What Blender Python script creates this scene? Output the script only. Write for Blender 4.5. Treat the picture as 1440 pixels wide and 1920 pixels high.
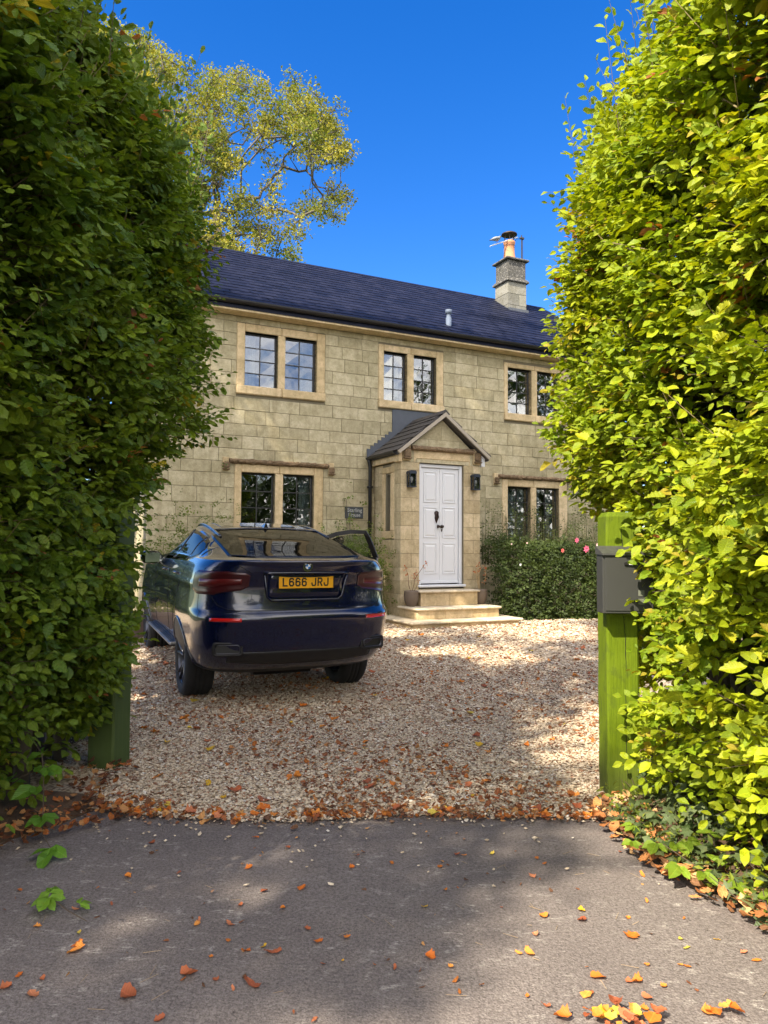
import bpy, math, random
import numpy as np
from mathutils import Vector, Matrix
for o in list(bpy.data.objects): bpy.data.objects.remove(o)
SC = bpy.context.scene
COL = SC.collection
rng = np.random.default_rng(7)
random.seed(7)
R = math.radians

# ------------------------------------------------------------------ camera
cam_d = bpy.data.cameras.new('camera'); cam = bpy.data.objects.new('camera', cam_d); COL.objects.link(cam)
SC.camera = cam
PITCH, ROLL, FPX = R(2.82), R(0.382), 1358.0
cam_d.sensor_fit = 'HORIZONTAL'; cam_d.sensor_width = 36; cam_d.lens = 36 * FPX / 1440
cam_d.clip_start = 0.05; cam_d.clip_end = 2000
_r = Vector((1, 0, 0)); _f = Vector((0, math.cos(PITCH), math.sin(PITCH))); _u = _r.cross(_f)
_r2 = _r * math.cos(ROLL) + _u * math.sin(ROLL); _u2 = -_r * math.sin(ROLL) + _u * math.cos(ROLL)
M = Matrix(((_r2.x, _u2.x, -_f.x, 0), (_r2.y, _u2.y, -_f.y, 0), (_r2.z, _u2.z, -_f.z, 1.5), (0, 0, 0, 1)))
cam.matrix_world = M
CAMP = np.array([0, 0, 1.5])

# ------------------------------------------------------------------ sun, sky, exposure
SUN_AZ, SUN_EL = R(38), R(45)          # the light travels to the right and away from the camera
L = np.array([math.sin(SUN_AZ) * math.cos(SUN_EL), math.cos(SUN_AZ) * math.cos(SUN_EL), -math.sin(SUN_EL)])
sun_d = bpy.data.lights.new('sun', 'SUN'); sun = bpy.data.objects.new('sun', sun_d); COL.objects.link(sun)
sun_d.energy = 4.0; sun_d.angle = R(0.55); sun_d.color = (1.0, 0.90, 0.72)
sun.rotation_euler = Vector(L).to_track_quat('-Z', 'Y').to_euler()
W = bpy.data.worlds.new('World'); SC.world = W; W.use_nodes = True
nt = W.node_tree; nt.nodes.clear()
def wn(t, **k):
    n = nt.nodes.new(t)
    for a, b in k.items(): setattr(n, a, b)
    return n
sky = wn('ShaderNodeTexSky', sky_type='NISHITA', sun_disc=False, sun_elevation=SUN_EL, altitude=100, air_density=1.0, dust_density=0.15, ozone_density=3.0)
sky.sun_rotation = math.atan2(-L[0], -L[1])
gam = wn('ShaderNodeHueSaturation'); gam.inputs['Hue'].default_value = 0.514; gam.inputs['Saturation'].default_value = 1.385; gam.inputs['Value'].default_value = 1.0
nt.links.new(sky.outputs[0], gam.inputs['Color'])
# scattered clouds in the half of the sky behind the camera (the window panes mirror them)
tc = wn('ShaderNodeTexCoord'); sp = wn('ShaderNodeSeparateXYZ'); nt.links.new(tc.outputs['Generated'], sp.inputs[0])
nz = wn('ShaderNodeTexNoise'); nz.inputs['Scale'].default_value = 3.2; nz.inputs['Detail'].default_value = 6; nz.inputs['Roughness'].default_value = .58
mp = wn('ShaderNodeMapping'); mp.inputs['Scale'].default_value = (1, 1, 2.2); nt.links.new(tc.outputs['Generated'], mp.inputs[0]); nt.links.new(mp.outputs[0], nz.inputs['Vector'])
cr = wn('ShaderNodeValToRGB'); cr.color_ramp.elements[0].position = .36; cr.color_ramp.elements[1].position = .56
nt.links.new(nz.outputs[0], cr.inputs[0])
fr = wn('ShaderNodeMapRange'); fr.inputs['From Min'].default_value = 0.15; fr.inputs['From Max'].default_value = -0.25
nt.links.new(sp.outputs['Y'], fr.inputs['Value'])
mm = wn('ShaderNodeMath', operation='MULTIPLY'); nt.links.new(cr.outputs[0], mm.inputs[0]); nt.links.new(fr.outputs[0], mm.inputs[1])
mx = wn('ShaderNodeMix', data_type='RGBA'); nt.links.new(mm.outputs[0], mx.inputs[0]); nt.links.new(gam.outputs[0], mx.inputs[6]); mx.inputs[7].default_value = (15, 14.2, 13.2, 1)
bg = wn('ShaderNodeBackground'); bg.inputs['Strength'].default_value = 0.10
nt.links.new(mx.outputs[2], bg.inputs[0])
wo = wn('ShaderNodeOutputWorld'); nt.links.new(bg.outputs[0], wo.inputs[0])
vs = SC.view_settings; SC.display_settings.display_device = 'sRGB'
vs.view_transform = 'Standard'; vs.look = 'None'; vs.exposure = 1.5; vs.gamma = 1.0; vs.use_curve_mapping = False
SC.render.engine = 'CYCLES'
SC.cycles.max_bounces = 8; SC.cycles.transparent_max_bounces = 12
SC.cycles.use_denoising = True

# ------------------------------------------------------------------ material helper
class MT:
    def __init__(s, name):
        s.m = bpy.data.materials.new(name); s.m.use_nodes = True; s.t = s.m.node_tree; s.t.nodes.clear()
        s.out = s.n('ShaderNodeOutputMaterial')
    def n(s, typ, ins=None, **k):
        x = s.t.nodes.new(typ)
        for a, b in k.items(): setattr(x, a, b)
        for a, b in (ins or {}).items(): s.set(x.inputs[a], b)
        return x
    def set(s, sock, v):
        if hasattr(v, 'is_output') or isinstance(v, bpy.types.NodeSocket): s.t.links.new(v, sock)
        else:
            if sock.type == 'RGBA' and len(v) == 3: v = (*v, 1)
            sock.default_value = v
    def math(s, op, a, b=0.0, c=None, clamp=False):
        x = s.n('ShaderNodeMath', {0: a, 1: b}, operation=op); x.use_clamp = clamp
        if c is not None: s.set(x.inputs[2], c)
        return x.outputs[0]
    def mix(s, f, a, b, blend='MIX'):
        x = s.n('ShaderNodeMix', data_type='RGBA', blend_type=blend); s.set(x.inputs[0], f); s.set(x.inputs[6], a); s.set(x.inputs[7], b); return x.outputs[2]
    def coord(s, kind='Object'): return s.n('ShaderNodeTexCoord').outputs[kind]
    def geo(s, k='Position'): return s.n('ShaderNodeNewGeometry').outputs[k]
    def mapping(s, v, sc=(1, 1, 1), loc=(0, 0, 0)): return s.n('ShaderNodeMapping', {'Vector': v, 'Scale': sc, 'Location': loc}).outputs[0]
    def noise(s, v, scale, detail=3, rough=.55, dist=0.0, out=0):
        return s.n('ShaderNodeTexNoise', {'Vector': v, 'Scale': scale, 'Detail': detail, 'Roughness': rough, 'Distortion': dist}).outputs[out]
    def vor(s, v, scale, out='Distance', feature='F1'): return s.n('ShaderNodeTexVoronoi', {'Vector': v, 'Scale': scale}, feature=feature).outputs[out]
    def ramp(s, f, stops):
        x = s.n('ShaderNodeValToRGB', {0: f}); e = x.color_ramp.elements
        while len(e) < len(stops): e.new(.5)
        for q, (p, c) in zip(e, stops): q.position = p; q.color = (*c, 1) if len(c) == 3 else c
        return x.outputs[0]
    def rnd(s): return s.n('ShaderNodeObjectInfo').outputs['Random']
    def attr(s, nm, o='Color'): return s.n('ShaderNodeAttribute', attribute_name=nm).outputs[o]
    def bump(s, h, strength=.5, dist=.01): return s.n('ShaderNodeBump', {'Height': h, 'Strength': strength, 'Distance': dist}).outputs[0]
    def pr(s, **k):
        p = s.n('ShaderNodeBsdfPrincipled')
        for a, b in k.items(): s.set(p.inputs[a.replace('_', ' ')], b)
        s.t.links.new(p.outputs[0], s.out.inputs[0]); return p
    def surf(s, sh): s.t.links.new(sh, s.out.inputs[0])

def stone_mat(name, c0, c1, c2, src='rnd', fine=1.0, lichen=.35, bstr=.5, lc=(1.55, 1.52, 1.45)):
    t = MT(name); pos = t.geo()
    r = t.rnd() if src == 'rnd' else t.attr('rnd', 'Fac')
    off = t.n('ShaderNodeVectorMath', {0: pos, 1: t.n('ShaderNodeCombineXYZ', {0: t.math('MULTIPLY', r, 37.0), 1: t.math('MULTIPLY', r, 11.0)}).outputs[0]}, operation='ADD').outputs[0]
    base = t.ramp(r, [(0, c0), (.5, c1), (1, c2)])
    n1 = t.noise(off, 5 * fine, 5, .65); n2 = t.noise(off, 38 * fine, 4, .7); n3 = t.noise(off, 150 * fine, 2, .6)
    base = t.mix(t.math('MULTIPLY', t.ramp(n1, [(.40, (0, 0, 0)), (.62, (1, 1, 1))]), .6), base, t.mix(1, base, (.62, .62, .52), 'MULTIPLY'))
    n4 = t.noise(off, 16 * fine, 5, .75); base = t.mix(t.math('MULTIPLY', t.ramp(n4, [(.44, (1, 1, 1)), (.52, (0, 0, 0))]), .45), base, t.mix(1, base, (.70, .68, .62), 'MULTIPLY'))
    base = t.mix(t.math('MULTIPLY', t.ramp(n2, [(.52, (0, 0, 0)), (.70, (1, 1, 1))]), lichen), base, t.mix(1, base, lc, 'MULTIPLY'))
    base = t.mix(t.math('MULTIPLY', t.ramp(n3, [(.30, (1, 1, 1)), (.46, (0, 0, 0))]), .5), base, t.mix(1, base, (.55, .52, .42), 'MULTIPLY'))
    st = t.noise(t.mapping(pos, (7, 7, .55)), 1.0, 4, .6); base = t.mix(t.math('MULTIPLY', t.ramp(st, [(.52, (0, 0, 0)), (.68, (1, 1, 1))]), .38), base, t.mix(1, base, (.58, .54, .46), 'MULTIPLY'))
    h = t.math('ADD', t.math('MULTIPLY', n2, .6), t.math('MULTIPLY', n3, .4))
    t.pr(Base_Color=base, Roughness=.9, Normal=t.bump(h, bstr, .008)); return t.m

SC_ = ((.40, .345, .215), (.465, .40, .258), (.53, .46, .305))
M_STONE = stone_mat('wall_stone', *SC_)
M_STONE_J = stone_mat('wall_stone_joined', *SC_, src='attr')
M_PSTONE = stone_mat('porch_stone', (.46, .365, .22), (.54, .435, .27), (.62, .50, .325))
M_CREAM = stone_mat('dressed_stone', (.60, .455, .26), (.655, .50, .30), (.71, .55, .34), fine=.8, lichen=.15, bstr=.25)
M_HOOD = stone_mat('weathered_hood_stone', (.13, .085, .045), (.17, .11, .06), (.22, .15, .09), fine=.9, lichen=1.0, bstr=1.0, lc=(2.3, 2.3, 2.4))
M_CHIMD = stone_mat('dark_chimney_stone', (.085, .082, .08), (.10, .098, .095), (.12, .115, .11), fine=.7, lichen=1.0, bstr=1.0, lc=(4.5, 4.4, 4.2))
M_CHIML = stone_mat('pale_chimney_stone', (.15, .148, .135), (.20, .195, .175), (.27, .26, .225), fine=.8)
def simple(name, c, rough=.5, metal=0.0, var=.15, scale=12, bump=0.0, **k):
    t = MT(name); pos = t.geo(); n = t.noise(pos, scale, 4, .6)
    col = t.mix(t.math('MULTIPLY', n, var * 2), c, tuple(x * .45 for x in c))
    kw = dict(Base_Color=col, Roughness=t.math('ADD', rough - .08, t.math('MULTIPLY', n, .16)), Metallic=metal); kw.update(k)
    if bump: kw['Normal'] = t.bump(t.noise(pos, scale * 6, 3), bump, .005)
    t.pr(**kw); return t.m
M_MORTAR = simple('mortar', (.20, .17, .11), .95, bump=.3)
M_DARKSTEEL = simple('dark_window_steel', (.022, .02, .018), .45)
M_LEAD = simple('grey_lead', (.085, .095, .115), .55, .2, .3, 8, .3)
M_GUTTER = simple('black_gutter_plastic', (.013, .012, .014), .35)
M_UPVC = simple('white_door_paint', (.67, .675, .69), .35, var=.03)
M_IRON = simple('brown_black_iron', (.035, .018, .012), .5, .3)
M_LAMP = simple('dark_grey_lamp_metal', (.035, .045, .065), .45, .4)
M_TERRA = simple('terracotta_chimney_pot', (.62, .28, .14), .8, var=.25)
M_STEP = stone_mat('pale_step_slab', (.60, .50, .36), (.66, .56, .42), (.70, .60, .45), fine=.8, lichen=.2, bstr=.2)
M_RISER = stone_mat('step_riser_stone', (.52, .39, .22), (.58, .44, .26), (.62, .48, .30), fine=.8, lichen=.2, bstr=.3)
M_POT = simple('grey_brown_glazed_pot', (.16, .115, .08), .6, var=.3, bump=.2)
M_PLANTER = simple('pinkish_grey_planter', (.30, .21, .17), .7, var=.3, bump=.2)
M_INT = simple('interior_wall', (.10, .08, .06), .9)
M_CURT = simple('white_curtain', (.62, .64, .66), .9, var=.08)
M_ALU = simple('pale_aluminium', (.62, .63, .65), .35, .6)
M_PLAQUE = simple('slate_plaque', (.055, .062, .065), .6)
M_LETTER = simple('pale_letters', (.42, .42, .40), .7)
def glass_mat(name, tint, refl=.9, base=.06, fk=.9):
    t = MT(name); fz = t.n('ShaderNodeLayerWeight', {'Blend': .28}).outputs['Fresnel']
    nrm = t.bump(t.noise(t.geo(), 2.2, 2), .12, .02)
    g = t.n('ShaderNodeBsdfGlossy', {'Color': (refl, refl, refl), 'Roughness': .015, 'Normal': nrm}).outputs[0]
    tr = t.n('ShaderNodeBsdfTransparent', {'Color': tint}).outputs[0]
    f = t.math('ADD', t.math('MULTIPLY', fz, fk), base, clamp=True)
    t.surf(t.n('ShaderNodeMixShader', {0: f, 1: tr, 2: g}).outputs[0]); return t.m
M_GLASS = glass_mat('window_glass', (.62, .66, .66), base=.15)
M_CARGLASS = glass_mat('dark_car_glass', (.05, .05, .055), base=.05, fk=.55)
M_LAMPGLASS = glass_mat('lamp_glass', (.8, .8, .8), base=.05)

def slate_mat(name, src):
    t = MT(name); pos = t.geo(); r = t.rnd() if src == 'rnd' else t.attr('rnd', 'Fac')
    base = t.ramp(r, [(0, (.0045, .0062, .018)), (.5, (.0060, .0080, .0235)), (1, (.0080, .0105, .029))])
    n = t.noise(pos, 4, 5, .6); n2 = t.noise(pos, 60, 3)
    base = t.mix(t.math('MULTIPLY', t.ramp(n, [(.5, (0, 0, 0)), (.7, (1, 1, 1))]), .4), base, (.022, .026, .058))
    t.pr(Base_Color=base, Roughness=t.math('ADD', .55, t.math('MULTIPLY', r, .15)), Specular_IOR_Level=.22, Normal=t.bump(n2, .3, .004)); return t.m
M_SLATE = slate_mat('blue_roof_slate', 'rnd'); M_SLATE_J = slate_mat('blue_roof_slate_joined', 'attr')
M_PSLATE = simple('grey_brown_porch_tile', (.075, .065, .058), .8, var=.4, scale=9, bump=.5)

def leaf_mat(name, trans=.38, rough=.48, src='attr', spec=.45, hue=None, pleat=.6):
    t = MT(name)
    if src == 'attr': c = t.attr('col')
    else: c = t.ramp(t.rnd(), hue)
    uv = t.n('ShaderNodeUVMap').outputs[0]; s = t.n('ShaderNodeSeparateXYZ', {0: uv})
    au = t.math('ABSOLUTE', t.math('SUBTRACT', s.outputs[0], .5))
    v = t.math('SUBTRACT', t.math('MULTIPLY', s.outputs[1], 9.0), t.math('MULTIPLY', au, 8.0))
    wave = t.math('PINGPONG', v, .5)
    mid = t.math('LESS_THAN', au, .03)
    c2 = t.mix(t.math('MULTIPLY', wave, .5), t.mix(1, c, (1.12, 1.12, 1.1), 'MULTIPLY'), t.mix(1, c, (.72, .76, .7), 'MULTIPLY'))
    c2 = t.mix(t.math('MULTIPLY', mid, .5), c2, t.mix(1, c, (1.6, 1.5, 1.6), 'MULTIPLY'))
    n = t.noise(t.geo(), 40, 3); c2 = t.mix(t.math('MULTIPLY', t.ramp(n, [(.55, (0, 0, 0)), (.72, (1, 1, 1))]), .4), c2, t.mix(1, c2, (1.25, .75, .5), 'MULTIPLY'))
    nm = t.bump(wave, pleat, .003)
    p = t.n('ShaderNodeBsdfPrincipled', {'Base Color': c2, 'Roughness': rough, 'Normal': nm, 'Specular IOR Level': spec})
    tl = t.n('ShaderNodeBsdfTranslucent', {'Color': t.mix(1, c2, (1.35, 1.25, .5), 'MULTIPLY'), 'Normal': nm})
    t.surf(t.n('ShaderNodeMixShader', {0: trans, 1: p.outputs[0], 2: tl.outputs[0]}).outputs[0]); return t.m
M_LEAF = leaf_mat('hedge_leaf', rough=.5, spec=.35)
M_LEAFSUN = leaf_mat('hedge_leaf_single', src='rnd', hue=[(0, (.15, .23, .012)), (.5, (.28, .33, .012)), (1, (.42, .43, .018))])  # right hedge: yellowing leaf, with sunlight also put into the colour
M_LEAFSHADE = leaf_mat('hedge_leaf_single_dark', src='rnd', hue=[(0, (.055, .11, .012)), (.5, (.09, .16, .015)), (1, (.16, .22, .02))])  # left hedge: same species, shade put into the leaf colour
M_TREELEAF = leaf_mat('distant_tree_leaf', rough=.6, spec=.12)
M_DEAD = leaf_mat('dead_leaf', trans=.15, rough=.7, spec=.2)
M_TWIGL = simple('pale_green_brown_twig', (.26, .20, .09), .7, var=.3, scale=30)
M_TWIG = simple('twig_bark', (.10, .07, .045), .8, var=.3, scale=40)
M_BARK = simple('tree_bark', (.13, .11, .085), .9, var=.4, scale=6, bump=.6)

# ------------------------------------------------------------------ mesh helpers
def mkmesh(name, V, FL, mat, smooth=False, uv=None, col=None, rnd=None, midx=None):
    me = bpy.data.meshes.new(name)
    V = np.asarray(V, dtype=np.float32).reshape(-1, 3)
    if not isinstance(FL, list): FL = [FL]
    FL = [np.asarray(f, dtype=np.int32) for f in FL if len(f)]
    loops = np.concatenate([f.ravel() for f in FL]); sizes = np.concatenate([np.full(len(f), f.shape[1], np.int32) for f in FL])
    starts = np.concatenate([[0], np.cumsum(sizes)[:-1]]).astype(np.int32)
    me.vertices.add(len(V)); me.vertices.foreach_set('co', V.ravel())
    me.loops.add(len(loops)); me.loops.foreach_set('vertex_index', loops)
    me.polygons.add(len(sizes)); me.polygons.foreach_set('loop_start', starts)
    try: me.polygons.foreach_set('loop_total', sizes)
    except Exception: pass
    if uv is not None:
        l = me.uv_layers.new(name='UVMap'); l.data.foreach_set('uv', np.asarray(uv, np.float32)[loops].ravel())
    if col is not None:
        a = me.color_attributes.new('col', 'FLOAT_COLOR', 'POINT'); c = np.ones((len(V), 4), np.float32); c[:, :3] = col; a.data.foreach_set('color', c.ravel())
    if rnd is not None:
        a = me.attributes.new('rnd', 'FLOAT', 'POINT'); a.data.foreach_set('value', np.asarray(rnd, np.float32))
    for m in (mat if isinstance(mat, (list, tuple)) else [mat]): me.materials.append(m)
    if midx is not None: me.polygons.foreach_set('material_index', np.asarray(midx, np.int32))
    me.update(calc_edges=True); me.validate()
    me.polygons.foreach_set('use_smooth', np.full(len(me.polygons), smooth)); me.update()
    return me
def ob(name, me, parent=None, loc=None, rot=None, scale=None):
    o = bpy.data.objects.new(name, me); COL.objects.link(o)
    if parent: o.parent = parent
    if loc is not None: o.location = loc
    if rot is not None: o.rotation_euler = rot
    if scale is not None: o.scale = scale
    return o
def tag(o, label=None, cat=None, group=None, kind=None):
    if label: o['label'] = label
    if cat: o['category'] = cat
    if group: o['group'] = group
    if kind: o['kind'] = kind
    return o
def empty(name, loc=(0, 0, 0), rotz=0.0, rot=None):
    o = bpy.data.objects.new(name, None); COL.objects.link(o); o.location = loc; o.rotation_euler = rot or (0, 0, rotz); o.empty_display_size = .1; return o

class MB:
    """collects shapes; build() links them as ONE mesh object"""
    def __init__(s): s.V = []; s.F = {}; s.n = 0; s.R = []
    def add(s, V, F, r=None):
        V = np.asarray(V, float).reshape(-1, 3)
        for f in F: s.F.setdefault(len(f), []).append([i + s.n for i in f])
        s.V.append(V); s.n += len(V); s.R.append(np.full(len(V), random.random() if r is None else r)); return s
    def box(s, x0, x1, y0, y1, z0, z1, b=0.0, r=None):
        V, F = boxgeo(x0, x1, y0, y1, z0, z1, b); return s.add(V, F, r)
    def tube(s, pts, rad, n=8, cap=True, r=None):
        V, F = tubegeo(pts, rad, n, cap); return s.add(V, F, r)
    def lathe(s, prof, n=24, c=(0, 0, 0), axis='z', r=None):
        prof = np.array(prof, float); a = np.linspace(0, 2 * np.pi, n, endpoint=False); V = []
        for rr, h in prof: V.append(np.stack([rr * np.cos(a), rr * np.sin(a), np.full(n, h)], 1))
        V = np.concatenate(V)
        if axis == 'y': V = V[:, [0, 2, 1]]
        if axis == 'x': V = V[:, [2, 0, 1]]
        F = [[i * n + j, i * n + (j + 1) % n, (i + 1) * n + (j + 1) % n, (i + 1) * n + j] for i in range(len(prof) - 1) for j in range(n)]
        return s.add(V + np.array(c), F, r)
    def prism(s, poly, z0, z1, axis='z', r=None):
        n = len(poly); P = np.array(poly, float)
        lo = np.column_stack([P, np.full(n, z0)]); hi = np.column_stack([P, np.full(n, z1)]); V = np.concatenate([lo, hi])
        if axis == 'y': V = V[:, [0, 2, 1]]
        if axis == 'x': V = V[:, [2, 0, 1]]
        F = [list(range(n))[::-1], list(range(n, 2 * n))] + [[i, (i + 1) % n, n + (i + 1) % n, n + i] for i in range(n)]
        return s.add(V, F, r)
    def mesh(s, name, mat, smooth=False):
        V = np.concatenate(s.V); return mkmesh(name, V, [np.array(f) for f in s.F.values()], mat, smooth, rnd=np.concatenate(s.R))
    def build(s, name, mat, parent=None, smooth=False, **k): return ob(name, s.mesh(name, mat, smooth), parent, **k)
def boxgeo(x0, x1, y0, y1, z0, z1, b=0.0):
    if b <= 0:
        V = [(x, y, z) for x in (x0, x1) for y in (y0, y1) for z in (z0, z1)]
        return V, [[0, 1, 3, 2], [4, 6, 7, 5], [0, 4, 5, 1], [2, 3, 7, 6], [0, 2, 6, 4], [1, 5, 7, 3]]
    V = []; # chamfered box, 24 verts
    c = [(x0, x1), (y0, y1), (z0, z1)]
    for i in (0, 1):
        for j in (0, 1):
            for k in (0, 1):
                p = [c[0][i], c[1][j], c[2][k]]; d = [b if q == 0 else -b for q in (i, j, k)]
                V += [(p[0], p[1] + d[1], p[2] + d[2]), (p[0] + d[0], p[1], p[2] + d[2]), (p[0] + d[0], p[1] + d[1], p[2])]
    I = lambda i, j, k, a: ((i * 2 + j) * 2 + k) * 3 + a
    F = [[I(0, 0, 0, 0), I(0, 0, 1, 0), I(0, 1, 1, 0), I(0, 1, 0, 0)], [I(1, 0, 0, 0), I(1, 1, 0, 0), I(1, 1, 1, 0), I(1, 0, 1, 0)],
         [I(0, 0, 0, 1), I(1, 0, 0, 1), I(1, 0, 1, 1), I(0, 0, 1, 1)], [I(0, 1, 0, 1), I(0, 1, 1, 1), I(1, 1, 1, 1), I(1, 1, 0, 1)],
         [I(0, 0, 0, 2), I(0, 1, 0, 2), I(1, 1, 0, 2), I(1, 0, 0, 2)], [I(0, 0, 1, 2), I(1, 0, 1, 2), I(1, 1, 1, 2), I(0, 1, 1, 2)]]
    for i in (0, 1):
        for j in (0, 1): F.append([I(i, j, 0, 0), I(i, j, 1, 0), I(i, j, 1, 1), I(i, j, 0, 1)])
        for k in (0, 1): F.append([I(i, 0, k, 0), I(i, 1, k, 0), I(i, 1, k, 2), I(i, 0, k, 2)])
    for j in (0, 1):
        for k in (0, 1): F.append([I(0, j, k, 1), I(1, j, k, 1), I(1, j, k, 2), I(0, j, k, 2)])
    for i in (0, 1):
        for j in (0, 1):
            for k in (0, 1): F.append([I(i, j, k, 0), I(i, j, k, 1), I(i, j, k, 2)])
    return V, F
def tubegeo(pts, rad, n=8, cap=True):
    P = np.array(pts, float); m = len(P); rad = np.broadcast_to(np.asarray(rad, float), (m,))
    T = np.gradient(P, axis=0); T /= np.linalg.norm(T, axis=1)[:, None] + 1e-9
    ref = np.array([0, 0, 1.]) if abs(T[0, 2]) < .9 else np.array([1., 0, 0])
    V = []; a = np.linspace(0, 2 * np.pi, n, endpoint=False)
    u = np.cross(T[0], ref)
    for i in range(m):
        u = u - T[i] * np.dot(u, T[i]); u /= np.linalg.norm(u) + 1e-9; w = np.cross(T[i], u)
        V.append(P[i] + rad[i] * (np.cos(a)[:, None] * u + np.sin(a)[:, None] * w))
    V = np.concatenate(V)
    F = [[i * n + j, i * n + (j + 1) % n, (i + 1) * n + (j + 1) % n, (i + 1) * n + j] for i in range(m - 1) for j in range(n)]
    if cap: F += [list(range(n))[::-1], list(range((m - 1) * n, m * n))]
    return V, F
def grid_faces(ni, nj, base=0):
    i, j = np.meshgrid(np.arange(ni - 1), np.arange(nj - 1), indexing='ij'); a = (i * nj + j).ravel() + base
    return np.stack([a, a + nj, a + nj + 1, a + 1], 1)
def sheet(name, P, mat, parent=None, smooth=True, uv=None):
    ni, nj = P.shape[:2]; return ob(name, mkmesh(name, P.reshape(-1, 3), grid_faces(ni, nj), mat, smooth, uv=uv), parent)
def text_mesh(name, s, size, mat, extrude=.002, bold=0.0, align='CENTER', space=1.0):
    c = bpy.data.curves.new(name, 'FONT'); c.body = s; c.size = size; c.extrude = extrude; c.offset = bold; c.align_x = align; c.align_y = 'CENTER'; c.resolution_u = 4; c.space_character = space
    o = bpy.data.objects.new(name, c); COL.objects.link(o)
    dg = bpy.context.evaluated_depsgraph_get(); me = bpy.data.meshes.new_from_object(o.evaluated_get(dg)); bpy.data.objects.remove(o); me.materials.clear(); me.materials.append(mat); me.name = name
    return me
def gz(y):
    t = np.clip((np.asarray(y, float) - 7.0) / 5.0, 0, 1); return .22 * t * t * (3 - 2 * t)
def hnoise(x, y, seed=0, n=6, f0=1.0):
    r = np.random.default_rng(seed); v = np.zeros(np.broadcast(x, y).shape); a = 1.0
    for i in range(n):
        th = r.uniform(0, 2 * np.pi); ph = r.uniform(0, 6.28); f = f0 * (1.0 + i * .7)
        v = v + a * np.sin(f * (x * math.cos(th) + y * math.sin(th)) + ph); a *= .78
    return v / 2.5

# ---- leaves
def leaf_tpl(hi=True, fold=.25, curl=.12, wob=0.0, seed=0):
    r = np.random.default_rng(seed)
    if hi:
        rows = [(.22, .36), (.50, .5), (.78, .34)]
        V = [(0, 0, 0)]; UV = [(.5, 0)]
        for t, w in rows:
            for s in (-1, 0, 1):
                jw = w * (1 + wob * r.uniform(-.3, .3)) if s else 0
                V.append((s * jw, t + (wob * r.uniform(-.05, .05) if s else 0), fold * abs(s) * w - curl * t * t + wob * r.uniform(-.1, .1))); UV.append((.5 + s * w, t))
        V.append((0, 1, -curl)); UV.append((.5, 1))
        F3 = [[0, 2, 1], [0, 3, 2], [7, 8, 10], [8, 9, 10]]; F4 = [[1, 2, 5, 4], [2, 3, 6, 5], [4, 5, 8, 7], [5, 6, 9, 8]]
        return np.array(V), np.array(UV), [np.array(F3), np.array(F4)]
    V = [(0, 0, 0), (-.45, .5, fold * .5), (0, .5, 0), (.45, .5, fold * .5), (0, 1, -curl)]; UV = [(.5, 0), (.05, .5), (.5, .5), (.95, .5), (.5, 1)]
    return np.array(V), np.array(UV), [np.array([[0, 2, 1], [0, 3, 2], [1, 2, 4], [2, 3, 4]])]
TPL = [leaf_tpl(True, .30, .15, .8, 1), leaf_tpl(True, .12, .30, 1.0, 2), leaf_tpl(True, .42, .05, .9, 3)]
def toothed_tpl(seed, fold, curl):
    r = np.random.default_rng(seed); V = [(0, 0, 0)]; UV = [(.5, 0)]; n = 10
    for i in range(n):
        t_ = (i + 1) / (n + 1); w = .5 * math.sin(math.pi * t_ ** .82) ** .75 * (1.06 if i % 2 else .90); dz = .022 * (1 if i % 2 else -1)
        for s_ in (-1, 0, 1): V.append((s_ * w * (1 + r.uniform(-.05, .05)), t_ + (.035 * abs(s_) if i % 2 else 0), fold * abs(s_) * w - curl * t_ * t_ + dz * abs(s_) + r.uniform(-.006, .006) + .05 * math.sin(seed + 5 * t_) * s_)); UV.append((.5 + s_ * w, t_))
    V.append((0, 1.03, -curl)); UV.append((.5, 1)); F3 = [[0, 2, 1], [0, 3, 2], [3 * n - 2, 3 * n - 1, 3 * n + 1], [3 * n - 1, 3 * n, 3 * n + 1]]
    F4 = [f for i in range(n - 1) for f in ([3 * i + 1, 3 * i + 2, 3 * i + 5, 3 * i + 4], [3 * i + 2, 3 * i + 3, 3 * i + 6, 3 * i + 5])]
    return np.array(V), np.array(UV), [np.array(F3), np.array(F4)]
TPLH = [toothed_tpl(1, .30, .12), toothed_tpl(2, .10, .28), toothed_tpl(3, .42, .04), toothed_tpl(4, -.12, .35), toothed_tpl(5, .2, -.1)]
TPLO = [leaf_tpl(False, .3, .15), leaf_tpl(False, .1, .3)]
def unit(v): return v / (np.linalg.norm(v, axis=-1, keepdims=True) + 1e-9)
def frames(d, nrm):
    d = unit(d); x = unit(np.cross(d, nrm)); z = np.cross(x, d); return np.stack([x, d, z], axis=-1)   # columns: side, along, normal
def leaf_batch(P, D, N, size, col, tpls, width=.62):
    """returns V,F lists,UV,COL of all leaves in one mesh"""
    V, F3, F4, UV, CC = [], [], [], [], []; base = 0
    k = rng.integers(0, len(tpls), len(P)); Fr = frames(D, N)
    for ti, (tv, tuv, tf) in enumerate(tpls):
        m = k == ti
        if not m.any(): continue
        s = size[m][:, None, None]; loc = tv[None] * np.array([width, 1, .8]) * s
        vv = np.einsum('nij,nkj->nki', Fr[m], loc) + P[m][:, None]
        n, q = m.sum(), len(tv)
        V.append(vv.reshape(-1, 3)); UV.append(np.tile(tuv, (n, 1))); CC.append(np.repeat(col[m], q, axis=0))
        for f in tf:
            ff = (f[None] + (np.arange(n) * q)[:, None, None] + base).reshape(-1, f.shape[1]); (F3 if f.shape[1] == 3 else F4).append(ff)
        base += n * q
    FL = [np.concatenate(a) for a in (F3, F4) if a]
    return np.concatenate(V), FL, np.concatenate(UV), np.concatenate(CC)
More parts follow.
